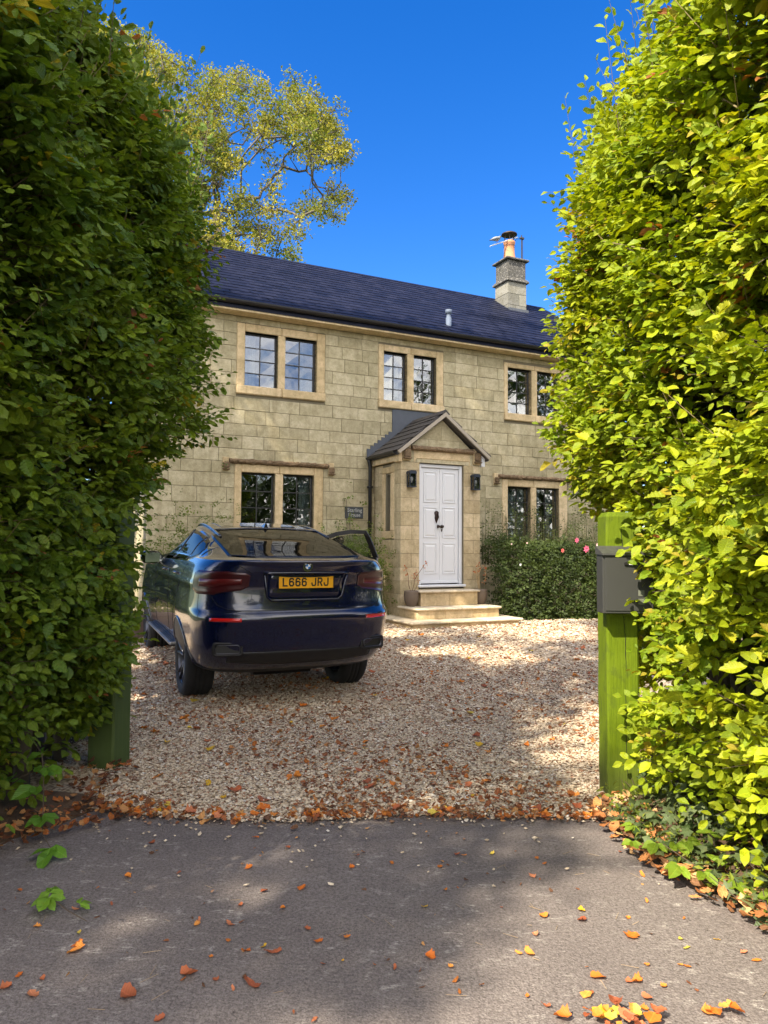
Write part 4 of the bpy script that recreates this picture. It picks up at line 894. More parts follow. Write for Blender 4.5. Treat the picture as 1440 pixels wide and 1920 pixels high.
# roof panel of dark glass and the two side roof rails
Xr = np.linspace(.52, 1.28, 16); Yr = np.linspace(-.46, .46, 19); XX, YY = np.meshgrid(Xr, Yr, indexing='ij')
def top_z(x, y):
    zz = np.linspace(1.28, 1.69, 500); xr, xf, w = prof(zz); a = endlen(zz, xr, xf); out = np.zeros(x.shape)
    for i in np.ndindex(x.shape):
        X_, Y_ = x[i], abs(y[i]); q = np.clip(1 - (X_ - xr) / a, 0, None); q2 = np.clip(1 - (xf - X_) / a, 0, None); ins = (np.maximum(q, q2) ** PW_ + (Y_ / w) ** PW_) <= 1
        out[i] = zz[ins].max() if ins.any() else 1.3
    return out
patch('sunroof', np.stack([XX, YY, top_z(XX, YY) + .004], -1), M_GLOSSBLK)
for s in (-1, 1):
    xs_ = np.linspace(-.05, 1.5, 14); zz = [float(top_z(np.array(x), np.array(.58))) for x in xs_]
    m_ = MB(); m_.tube([(x, s * .585, max(1.40, z_) + .012) for x, z_ in zip(xs_, zz)], .013, 6); m_.build('roof_rail', M_GLOSSBLK, CAR, True)
m_ = MB(); az = float(top_z(np.array(.45), np.array(0.))); V = [(.36, -.03, az - .02), (.36, .03, az - .02), (.62, .025, az - .005), (.62, -.025, az - .005), (.37, -.006, az + .062), (.37, .006, az + .062)]
m_.add(V, [[0, 1, 5, 4], [1, 2, 5], [2, 3, 4, 5], [3, 0, 4], [3, 2, 1, 0]]); m_.build('aerial_fin', M_PAINT, CAR)
# side windows
ztop = lambda x: np.interp(x, [-.28, -.10, .15, .5, .9, 1.25, 1.5, 1.75, 1.95], [1.36, 1.44, 1.50, 1.555, 1.59, 1.585, 1.50, 1.35, 1.235])
zbot = lambda x: np.interp(x, [-.28, .0, .5, 1.95], [1.30, 1.235, 1.225, 1.205])
for s in (1, -1):
    side_patch('window_surround', np.linspace(-.40, 2.02, 60), lambda x: zbot(x) - .018, lambda x: np.maximum(ztop(np.clip(x, -.28, 1.95)) + .022, zbot(x) + .01), M_GLOSSBLK, .003, s)
    for a, b in ((-.27, .07), (.10, .84)) + (((.90, 1.92),) if s > 0 else ()): side_patch('side_window', np.linspace(a, b, 24), zbot, ztop, M_CARGLASS, .008, s)
# panel gaps and creases as thin dark lines
gapm = simple('panel_gap', (.002, .002, .002), .9)
def gapline(pts, name='panel_gap', r=.0035): m_ = MB(); m_.tube(pts, r, 5); m_.build(name, gapm, CAR, True)
for s in (1, -1):
    gapline([side_pt(.86 + .02 * k, z_, s, -.0005) for k, z_ in enumerate(np.linspace(.42, 1.22, 12) * 1.0)][:0] or [side_pt(.86, z_, s, -.001) for z_ in np.linspace(.42, 1.22, 14)])
    gapline([side_pt(np.interp(z_, [.42, .8, 1.0, 1.22], [1.93, 1.95, 1.97, 1.93]), z_, s, -.001) for z_ in np.linspace(.42, 1.2, 14)])
    gapline([side_pt(np.interp(z_, [.42, .62, .85, 1.25], [.46, .44, .22, -.16]), z_, s, -.001) for z_ in np.linspace(.42, 1.25, 14)])
    gapline([side_pt(x_, .42, s, -.001) for x_ in np.linspace(.46, 1.93, 14)])
    m_ = MB()
    for hx in (.27, 1.12): m_.tube([side_pt(x_, 1.075 + .004 * math.sin(i), s, .022 if 0 < i < 7 else .0) for i, x_ in enumerate(np.linspace(hx, hx + .21, 8))], .011, 8)
    m_.build('door_handle', M_PAINT, CAR, True)
tl = lambda y: .845 + .0 * y
tg = [rear_pt(y, z, .0005) for y, z in [(-.88, 1.06), (-.84, .95), (-.79, .87), (-.70, .835)] + [(y, .825) for y in np.linspace(-.62, .62, 14)] + [(.70, .835), (.79, .87), (.84, .95), (.88, 1.06)]]
gapline(tg, r=.004)
gapline([rear_pt(y, z_, .0005) for y, z_ in [(-.50, 1.135), (-.60, 1.20), (-.68, 1.255)]]); gapline([rear_pt(y, z_, .0005) for y, z_ in [(.50, 1.135), (.60, 1.20), (.68, 1.255)]])
# tail lamps wrapping from the tail onto the flank
def lamp(s):
    n = 46; sA = np.linspace(.088, .318, n); q = np.linspace(0, 1, n)
    lo = np.interp(q, [0, .08, .35, .5, .85, 1], [1.02, .99, .97, .95, .95, .985]); hi = np.interp(q, [0, .06, .3, .92, 1], [1.115, 1.14, 1.155, 1.16, 1.13])
    t_ = np.linspace(0, 1, 9); Zg = lo[:, None] * (1 - t_) + hi[:, None] * t_; P = surf(sA[:, None] + 0 * Zg, Zg); xr, xf, w = prof(Zg)
    nn = np.stack([-np.cos(q * 1.35)[:, None] + 0 * Zg, np.sin(q * 1.35)[:, None] + 0 * Zg, 0 * Zg], -1); P = P + nn * .008; P[..., 1] *= s
    o = patch('tail_lamp', P, M_REDD, CAR, .02)
    for k in ((.30, .62),):      # light bars behind the lens
        t2 = np.linspace(*k, 3); Zb = lo[4:-8, None] * (1 - t2) + hi[4:-8, None] * t2; Pb = surf(sA[4:-8, None] + 0 * Zb, Zb) + nn[4:-8, :3] * .0095; Pb[..., 1] *= s; patch('light_bar', Pb, M_RED, o, .003)
for s in (1, -1): lamp(s)
# plate recess, plate, badge
rx = float(rear_pt(0, 1.0)[0])
def frame_pts(w0, w1, z0, z1, off): return [rear_pt(y, z, off) for y, z in [(-w1, z1), (-w0 - .02, z0 + .03), (-w0 + .02, z0)] + [(y, z0) for y in np.linspace(-w0 + .05, w0 - .05, 6)] + [(w0 - .02, z0), (w0 + .02, z0 + .03), (w1, z1)]]
m_ = MB(); m_.tube(frame_pts(.34, .40, .905, 1.135, .004), .010, 8); m_.tube([rear_pt(y, 1.142, .010) for y in np.linspace(-.41, .41, 12)], .013, 8); m_.build('plate_recess_trim', M_PAINT, CAR, True)
rear_patch('plate_recess', np.linspace(-.36, .36, 16), lambda y: .92 + 0 * y, lambda y: 1.13 + 0 * y, M_PAINT, -.0 + .0015, 5)
PL = ob('number_plate', None, CAR, (rx - .022, 0, 1.055), (0, R(0), 0))
m_ = MB(); m_.box(-.004, .008, -.272, .272, -.060, .060, .003); m_.build('plate_surround', M_BLACK, PL)
m_ = MB(); m_.box(-.0065, -.0042, -.262, .262, -.0565, .0565, .001); m_.build('plate_sheet', M_PLATE, PL)
GL = {'L': [[(0, 1), (0, 0), (1, 0)]], 'J': [[(1, 1), (1, .22), (.8, .0), (.2, .0), (0, .22), (0, .34)]], 'R': [[(0, 0), (0, 1), (.75, 1), (1, .85), (1, .62), (.75, .47), (0, .47)], [(.55, .47), (1, 0)]], '6': [[(.98, .84), (.75, 1), (.25, 1), (0, .82), (0, .18), (.25, 0), (.75, 0), (1, .18), (1, .42), (.75, .58), (.25, .58), (.02, .42)]]}
def plate_char(ch, y0):
    m_ = MB(); w_, h_, t2 = .036, .066, .0068; q = 0
    for st_ in GL[ch]:
        for (a, b), (c, d) in zip(st_[:-1], st_[1:]):
            A_ = np.array([y0 - a * w_, (b - .5) * h_]); B_ = np.array([y0 - c * w_, (d - .5) * h_]); u_ = (B_ - A_) / np.linalg.norm(B_ - A_); n_ = np.array([-u_[1], u_[0]]) * t2; A_ = A_ - u_ * t2 * .8; B_ = B_ + u_ * t2 * .8; x_ = -.0075 - q * .00012; q += 1
            m_.add([(x_, *(A_ + n_)), (x_, *(B_ + n_)), (x_, *(B_ - n_)), (x_, *(A_ - n_)), (x_ + .001, *(A_ + n_)), (x_ + .001, *(B_ + n_)), (x_ + .001, *(B_ - n_)), (x_ + .001, *(A_ - n_))], [[0, 1, 2, 3], [0, 4, 5, 1], [1, 5, 6, 2], [2, 6, 7, 3], [3, 7, 4, 0]])
    m_.build('plate_character', M_BLACK, PL)
yy_ = .222
for ch in 'L666 JRJ':
    if ch == ' ': yy_ -= .032; continue
    plate_char(ch, yy_); yy_ -= .0605
BG = ob('badge', None, CAR, (float(rear_pt(0, 1.205)[0]) - .004, 0, 1.205), (0, R(-6), 0))
def disc(r0, r1, x, mat, nm, a0=0, a1=2 * math.pi, n=36):
    a = np.linspace(a0, a1, n); m = MB(); V = [(x, r * math.cos(q), r * math.sin(q)) for r in (r0, r1) for q in a] + [(x + .004, r * math.cos(q), r * math.sin(q)) for r in (r0, r1) for q in a]
    m.add(V, [[i, i + 1, n + i + 1, n + i] for i in range(n - 1)] + [[2*n + n + i, 2*n + n + i + 1, n + i + 1, n + i] for i in range(n - 1)]); return m.build(nm, mat, BG)
disc(.0005, .043, -.004, M_CHROME, 'badge_rim'); disc(.024, .040, -.0055, M_BLACK, 'badge_ring'); 
M_BLUE = simple('badge_blue', (.02, .18, .62), .3); M_WHITE = simple('badge_white', (.8, .8, .8), .3)
for k in range(4): disc(.0005, .023, -.0062, M_BLUE if k % 2 == 0 else M_WHITE, 'badge_quarter', k * math.pi / 2, (k + 1) * math.pi / 2, 10)
for i, ch in enumerate('BMW'):
    me = text_mesh('badge_letter', ch, .016, M_WHITE, .0003, .0006); an = R(135 - 45 * i); ob('badge_letter', me, BG, (-.0068, -.032 * math.cos(math.pi - an) * -1 * -1, .032 * math.sin(an)), (R(90), 0, R(-90)))
# bumper: lower valance, reflectors, exhausts
rear_patch('lower_valance', np.linspace(-.70, .70, 30), lambda y: .345 + .03 * (np.abs(y) / .7) ** 2, lambda y: .47 + .0 * y, M_BLKPLAS, .004, 8)
for s in (1, -1):
    rear_patch('rear_reflector', np.linspace(.60 * s, .86 * s, 14), lambda y: .742 + 0 * y, lambda y: .772 + 0 * y, M_REFL, .006, 3)
    EX = ob('exhaust', None, CAR, (float(rear_pt(.70 * s, .50)[0]) - .006, .70 * s, .50), (0, 0, R(-14 * s)))
    def rr_ring(w, h, r, n=6): return [(cx * (w - r) + r * math.cos(a), cz * (h - r) + r * math.sin(a)) for (cx, cz, a0) in ((1, 1, 0), (-1, 1, 90), (-1, -1, 180), (1, -1, 270)) for a in np.radians(np.linspace(a0, a0 + 90, n))]
    def ringsolid(w0, h0, w1, h1, x0, x1, nm, mat):
        A_, B_ = rr_ring(w0, h0, min(.03, h0)), rr_ring(w1, h1, min(.022, h1)); n = len(A_); m = MB()
        V = [(x0, *p) for p in A_] + [(x0, *p) for p in B_] + [(x1, *p) for p in A_] + [(x1, *p) for p in B_]
        m.add(V, [f for i in range(n) for f in ([i, (i + 1) % n, n + (i + 1) % n, n + i], [n + i, n + (i + 1) % n, 3 * n + (i + 1) % n, 3 * n + i], [i, 2 * n + i, 2 * n + (i + 1) % n, (i + 1) % n])]); return m.build(nm, mat, EX, True)
    ringsolid(.135, .062, .112, .042, -.012, .04, 'exhaust_bezel', M_BLKPLAS); ringsolid(.111, .041, .104, .034, -.018, .06, 'exhaust_tip', M_RIM)
    m_ = MB(); m_.box(.0, .005, -.106, .106, -.036, .036); m_.build('exhaust_inside', M_BLACK, EX)
    # wheel arch lip
    for wx in (0, 2.93):
        m_ = MB(); m_.tube([side_pt(wx + .408 * math.cos(a), float(iw(.38 + .408 * math.sin(a))), s, .002) for a in np.linspace(R(0), R(180), 40)], .010, 6); m_.build('arch_lip', M_PAINT, CAR, True)
    # running board
    m_ = MB(); m_.box(.50, 2.42, min(s * .86, s * .985), max(s * .86, s * .985), .335, .370, .012); RB = m_.build('running_board', M_BOARD, CAR)
    m_ = MB()
    for i in range(4): m_.box(.56, 2.36, min(s * (.89 + i * .023), s * (.898 + i * .023)), max(s * (.89 + i * .023), s * (.898 + i * .023)), .3702, .375)
    m_.build('grip_strip', M_BLKPLAS, RB)
# mirror on the left, and on the open door side
def mirror(s, par, base):
    nest = par is CAR; o = ob('door_mirror', None, par, base) if nest else par; P = []; lk = {} if nest else dict(loc=base)
    m_ = MB(); m_.tube([(.02, -.13 * s, -.03), (.02, -.02 * s, .0), (.02, .05 * s, .02)], [.03, .032, .04], 10); m_.build('mirror_arm', M_BLKPLAS, o, True, **lk)
    m_ = MB(); n = 18; a = np.linspace(0, 2 * np.pi, n, endpoint=False)
    for k_, (xx, sc) in enumerate(((-.035, .95), (-.02, 1), (.05, .98), (.10, .75), (.125, .35))):
        pass
    V = []; lev = ((-.035, .96), (-.02, 1), (.05, .97), (.10, .74), (.125, .3))
    for xx, sc in lev: V += [(xx + .03 * max(0, math.cos(q) * 1), s * (.11 + .125 * sc * np.sign(math.cos(q)) * abs(math.cos(q)) ** .7), .045 + .082 * sc * np.sign(math.sin(q)) * abs(math.sin(q)) ** .75) for q in a]
    m_.add(V, [[i * n + j, i * n + (j + 1) % n, (i + 1) * n + (j + 1) % n, (i + 1) * n + j] for i in range(4) for j in range(n)] + [[4 * n + j for j in range(n)]]); m_.build('mirror_shell', M_PAINT, o, True, **lk)
    m_ = MB(); m_.add([(-.034 + .03 * max(0, math.cos(q)), s * (.11 + .115 * np.sign(math.cos(q)) * abs(math.cos(q)) ** .7), .045 + .073 * np.sign(math.sin(q)) * abs(math.sin(q)) ** .75) for q in a], [list(range(n))]); m_.build('mirror_glass', M_MIRG, o, **lk)
mirror(1, CAR, (1.80, .93, 1.14))
# wheels
tw = .29
for wx in (0, 2.93):
    for s in (1, -1):
        yw = s * (.955 - tw / 2)
        WH = ob('wheel', None, CAR, (wx, yw, .375 - (0.0 if wx == 0 else 0.0)))
        m_ = MB(); h = tw / 2
        m_.lathe([(.255, -h + .015), (.30, -h), (.345, -h + .006), (.370, -h + .035), (.377, -h + .07), (.377, -.045), (.370, -.043), (.370, -.037), (.377, -.035), (.378, -.005), (.370, -.003), (.370, .003), (.378, .005), (.377, .035), (.370, .037), (.370, .043), (.377, .045), (.377, h - .07), (.370, h - .035), (.345, h - .006), (.30, h), (.255, h - .015), (.24, 0), (.255, -h + .015)], 48, (0, 0, 0), 'y'); m_.build('tyre', M_TYRE, WH, True)
        m_ = MB(); y1 = s * (h - .012)
        m_.lathe([(.262, y1), (.258, y1 - s * .012), (.235, y1 - s * .02), (.225, -y1 * .3), (.225, -y1)], 48, (0, 0, 0), 'y'); m_.lathe([(.0, y1 - s * .035), (.04, y1 - s * .035), (.055, y1 - s * .045), (.06, y1 - s * .09)], 24, (0, 0, 0), 'y')
        for k in range(5):
            for dd in (-.16, .16):
                a = k * 2 * math.pi / 5 + .3; a2 = a + dd * 1.35
                p0 = (.045 * math.cos(a + dd * .8), y1 - s * .045, .045 * math.sin(a + dd * .8)); p1 = (.15 * math.cos(a + dd), y1 - s * .028, .15 * math.sin(a + dd)); p2 = (.252 * math.cos(a2), y1 - s * .012, .252 * math.sin(a2)); m_.tube([p0, p1, p2], [.019, .015, .013], 6)
        m_.build('rim', M_RIM, WH, True)
        m_ = MB(); m_.lathe([(.0, y1 - s * .13), (.17, y1 - s * .13), (.17, y1 - s * .15)], 32, (0, 0, 0), 'y'); m_.build('brake_disc', M_SILVER, WH)
# underside
m_ = MB(); m_.box(-.35, 3.3, -.60, .60, .235, .33, .02); m_.tube([(-.3, -.3, .24), (-.3, .3, .24)], .09, 12); m_.build('underbody', M_BLKPLAS, CAR)
# open front door on the right hand side, hinged at its front edge
HX = 1.93; hp = side_pt(HX, .9, -1); DOOR = ob('open_door', None, CAR, tuple(hp), (0, 0, R(50)))
def dpt(x, z, off): q = side_pt(x, z, -1, off); return q - hp
def dgrid(x0f, x1f, z0, z1, off, nx=14, nz=10):
    zz = np.linspace(z0, z1, nz); t_ = np.linspace(0, 1, nx); G_ = np.zeros((nx, nz, 3))
    for j, z_ in enumerate(zz): xs_ = x0f(z_) * (1 - t_) + x1f(z_) * t_; G_[:, j] = dpt(xs_, np.full(nx, z_), off)
    return G_
xr_ = lambda z: np.interp(z, [.42, 1.2, 1.6], [.86, .87, .95]); xh_ = lambda z: 1.92
for nm_, off, mat, th in (('door_skin', .0, M_PAINT, .03), ('door_trim_panel', -.031, M_BLKPLAS, .05)):
    G_ = dgrid(xr_, xh_, .42, 1.21, off); du = G_.copy(); Q = G_.copy(); Q[..., 1] += th
    idx = np.arange(G_.shape[0] * G_.shape[1]).reshape(G_.shape[:2]); N_ = idx.size; rim = np.concatenate([idx[:, 0], idx[-1, 1:], idx[::-1, -1][1:], idx[0, ::-1][1:-1]]); r2 = np.roll(rim, -1)
    ob(nm_, mkmesh(nm_, np.concatenate([G_.reshape(-1, 3), Q.reshape(-1, 3)]), [np.concatenate([grid_faces(*G_.shape[:2]), grid_faces(*G_.shape[:2], N_)[:, ::-1], np.stack([rim, r2, r2 + N_, rim + N_], 1)])], mat, True), DOOR)
m_ = MB(); fr_ = [(.89, 1.20), (.915, 1.35), (.945, 1.50), (.97, 1.585), (1.15, 1.59), (1.32, 1.555), (1.5, 1.48), (1.7, 1.36), (1.9, 1.21)]
pts_ = [dpt(x, z, -.012) for x, z in fr_]
def bandtube(m_, pts, w, d):
    P = np.array(pts); T = unit(np.gradient(P, axis=0)); n = np.array([0, -1., 0]); V = []
    for p, t_ in zip(P, T): q = unit(np.cross(t_, n)); V += [p + q * w + n * d, p - q * w + n * d, p - q * w - n * d, p + q * w - n * d]
    k = len(P); m_.add(V, [[i * 4 + j, i * 4 + (j + 1) % 4, (i + 1) * 4 + (j + 1) % 4, (i + 1) * 4 + j] for i in range(k - 1) for j in range(4)] + [[0, 1, 2, 3], [4 * k - 1, 4 * k - 2, 4 * k - 3, 4 * k - 4]])
bandtube(m_, pts_, .030, .022); m_.build('door_window_frame', M_BLKPLAS, DOOR)
gx = np.linspace(.97, 1.86, 16); G_ = np.zeros((16, 5, 3))
for i, x in enumerate(gx):
    zt_ = np.interp(x, [.97, 1.15, 1.32, 1.5, 1.7, 1.9], [1.56, 1.57, 1.535, 1.46, 1.34, 1.20]) - .02
    for j in range(5): z_ = 1.2 + (max(zt_, 1.205) - 1.2) * j / 4; G_[i, j] = dpt(x, z_, -.012)
M_CLEARG = glass_mat('clear_car_glass', (.72, .78, .74), base=.05)
Q = G_ + np.array([0, .004, 0]); idx = np.arange(80)
ob('door_glass', mkmesh('door_glass', np.concatenate([G_.reshape(-1, 3), Q.reshape(-1, 3)]), [np.concatenate([grid_faces(16, 5), grid_faces(16, 5, 80)[:, ::-1]])], M_CLEARG, True), DOOR)
mirror(-1, DOOR, (-.10, -.02, 1.14 - .9))

# raise the body on its wheels: everything but the wheels follows the same height curve
def rewarp(o, zoff=0.0, base=0.0):
    for ch in list(o.children):
        if ch.name.startswith('wheel') or ch.name.split('.')[0] == 'body': continue
        if ch.type == 'MESH' and ch.parent is o and tuple(ch.location) == (0, 0, 0) and tuple(ch.rotation_euler) == (0, 0, 0):
            n = len(ch.data.vertices); c = np.zeros(n * 3, np.float32); ch.data.vertices.foreach_get('co', c); c = c.reshape(-1, 3); c[:, 2] = warp(c[:, 2] + zoff) - base; ch.data.vertices.foreach_set('co', c.ravel()); ch.data.update(); rewarp(ch, zoff, base)
        elif ch.name.startswith('open_door'): z0 = ch.location.z; ch.location.z = float(warp(z0)); rewarp(ch, z0, float(warp(z0)))
        elif o is CAR or ch.name.startswith('mirror_'): ch.location.z = float(warp(ch.location.z + zoff)) - base
rewarp(CAR)

# ================================================================== GATE POSTS AND LETTER BOX
t = MT('green_stained_timber'); p = t.coord('Object'); g = t.noise(t.mapping(p, (14, 14, .8)), 6, 5, .65, .4); g2 = t.noise(p, 3, 4)
c = t.mix(t.ramp(g, [(.3, (0, 0, 0)), (.7, (1, 1, 1))]), (.085, .130, .001), (.130, .185, .002)); c = t.mix(t.math('MULTIPLY', t.ramp(g2, [(.5, (0, 0, 0)), (.75, (1, 1, 1))]), .35), c, (.12, .16, .012))
dz = t.n('ShaderNodeSeparateXYZ', {0: p}).outputs[2]; g3 = t.noise(p, 9, 5, .7)
c = t.mix(t.math('MULTIPLY', t.ramp(t.math('ADD', dz, t.math('MULTIPLY', g3, .35)), [(.18, (1, 1, 1)), (.50, (0, 0, 0))]), .7), c, (.05, .055, .02)); c = t.mix(t.math('MULTIPLY', t.ramp(g3, [(.52, (0, 0, 0)), (.64, (1, 1, 1))]), .4), c, (.045, .065, .012))
t.pr(Base_Color=c, Roughness=.75, Specular_IOR_Level=.25, Normal=t.bump(g, .8, .006)); M_POST = t.m
t = MT('dark_green_stained_timber'); p = t.coord('Object'); g = t.noise(t.mapping(p, (14, 14, .8)), 6, 5, .65, .4)
t.pr(Base_Color=t.mix(g, (.035, .062, .010), (.065, .10, .018)), Roughness=.65, Normal=t.bump(g, .5, .004)); M_POSTSHADE = t.m  # same green stain as the right post, its shade put into the colour
def gate_post(loc, w, d, h, mat, label, crack, rot):
    o = tag(empty('gate_post', loc, rot), label, 'gate post')
    m_ = MB(); n = 14; zz = np.linspace(-.1, h, n); V = []; c_ = .012
    ring = [(-w/2, -d/2 + c_), (-w/2 + c_, -d/2), (w/2 - c_, -d/2), (w/2, -d/2 + c_), (w/2, d/2 - c_), (w/2 - c_, d/2), (-w/2 + c_, d/2), (-w/2, d/2 - c_)]
    for z_ in zz:
        for (x, y) in ring: V.append((x + rr.normal(0, .0012), y + rr.normal(0, .0012), z_))
    V += [(x * .80, y * .80, h + .028) for x, y in ring]
    F = [[i * 8 + j, i * 8 + (j + 1) % 8, (i + 1) * 8 + (j + 1) % 8, (i + 1) * 8 + j] for i in range(n) for j in range(8)] + [[n * 8 + j for j in range(8)], list(range(8))[::-1]]
    m_.add(V, F); P_ = m_.build('post', mat, o)
    if crack:       # drying splits in the face
        for (x0, z0, z1, ww) in crack:
            zz = np.linspace(z0, z1, 16); xs_ = x0 + np.cumsum(rr.normal(0, .0016, 16)) + np.linspace(0, .018, 16)[::-1]; wd = ww * np.sin(np.linspace(.12, math.pi - .12, 16)) * rr.uniform(.6, 1.2, 16)
            V = [(x - w_, -d/2 - .0012, z_) for x, z_, w_ in zip(xs_, zz, wd)] + [(x + w_, -d/2 - .0012, z_) for x, z_, w_ in zip(xs_, zz, wd)]
            ob('crack', mkmesh('crack', V, np.array([[i, i + 1, 17 + i, 16 + i] for i in range(15)]), gapm), P_)
    return o
gate_post((1.455, 4.52, 0), .195, .19, 1.70, M_POST, 'bright green timber gate post on the right carrying the letter box', [(.0, .95, 1.12, .0022), (.005, .72, 1.1, .002), (.0, .05, .72, .0026), (-.01, 1.35, 1.66, .0022)], R(0))
gate_post((-1.86, 5.00, 0), .20, .20, 1.72, M_POSTSHADE, 'dark green timber gate post half hidden in the shaded left hedge', [(.06, .2, 1.2, .002)], R(-14))
LB = tag(empty('letter_box', (1.442, 4.40, 1.12)), 'dark grey steel letter box fixed to the bright green gate post', 'letter box')
M_BOXM = simple('dark_grey_powder_coat', (.055, .056, .052), .5, .2, .15, 5); 
m_ = MB(); m_.box(-.145, .155, -.10, .025, 0, .36, .004); m_.build('box_body', M_BOXM, LB)
m_ = MB(); m_.add([(-.152, -.118, .355), (.162, -.118, .355), (.162, .025, .40), (-.152, .025, .40), (-.152, -.118, .345), (.162, -.118, .345), (.162, .025, .350), (-.152, .025, .350)], [[0, 1, 2, 3], [4, 5, 1, 0], [5, 6, 2, 1], [7, 4, 0, 3], [6, 7, 3, 2], [7, 6, 5, 4]]); m_.build('lid', simple('scratched_grey_lid', (.12, .12, .115), .45, .3, .6, 30), LB)
m_ = MB(); m_.box(-.13, .14, -.106, -.1005, .015, .335, .003); DP = m_.build('door', M_BOXM, LB)
m_ = MB(); m_.box(-.02, .045, -.118, -.1065, .285, .305, .003); m_.build('combination_lock', M_BLKPLAS, DP)
m_ = MB(); [m_.box(.006 + i * .008, .012 + i * .008, -.120, -.1185, .289, .301) for i in range(3)]; m_.build('lock_digit_wheel', M_WHITE, DP)
M_SQ = simple('pale_translucent_window', (.17, .18, .14), .4)
for z_ in (.055, .105): m_ = MB(); m_.box(.062, .098, -.108, -.1065, z_, z_ + .034, .001); m_.build('viewing_window', M_SQ, DP)

# ================================================================== HEDGES
def smooth(a, b, x): t_ = np.clip((x - a) / (b - a), 0, 1); return t_ * t_ * (3 - 2 * t_)
def XR(y, z):
    lo = np.interp(y, [1.8, 3, 3.9, 4.5, 5.0, 5.7], [1.74, 1.63, 1.60, 1.73, 1.86, 1.98]); up = np.interp(y, [1.8, 3, 4, 5.7], [1.62, 1.54, 1.50, 1.52])
    za = np.interp(y, [3, 4.4, 5.7], [.9, 1.5, 1.6]); x = lo + (up - lo) * smooth(za, za + .65, z) + .25 * np.clip((z - 3.8) / .6, 0, 2) ** 2
    return x + .16 * np.clip(.5 - z, 0, 1) + .085 * hnoise(y, z, 11, 6, 2.6)
def XL(y, z):
    lo = np.interp(y, [2.2, 3.6, 4.4, 4.85, 5.1, 5.9], [2.15, 2.04, 1.96, 1.96, 2.10, 2.20]) - .235 * smooth(.45, .80, z) * (y < 4.95) + .06; up = np.interp(y, [2.2, 4, 5.9], [1.72, 1.60, 1.56])
    x = lo + (up - lo) * smooth(1.60, 2.55, z) + .28 * np.clip((z - 3.8) / .6, 0, 2) ** 2
    return x + .16 * np.clip(.45 - z, 0, 1) + .075 * hnoise(y, z, 17, 6, 2.4)
def in_frame(P, m=1.0):
    d = P - CAMP; R_ = np.array([_r2, _u2, _f]); q = d @ R_.T; return (q[:, 2] > .2) & (np.abs(q[:, 0] / q[:, 2]) < .53 * m) & (np.abs(q[:, 1] / q[:, 2]) < .707 * m)
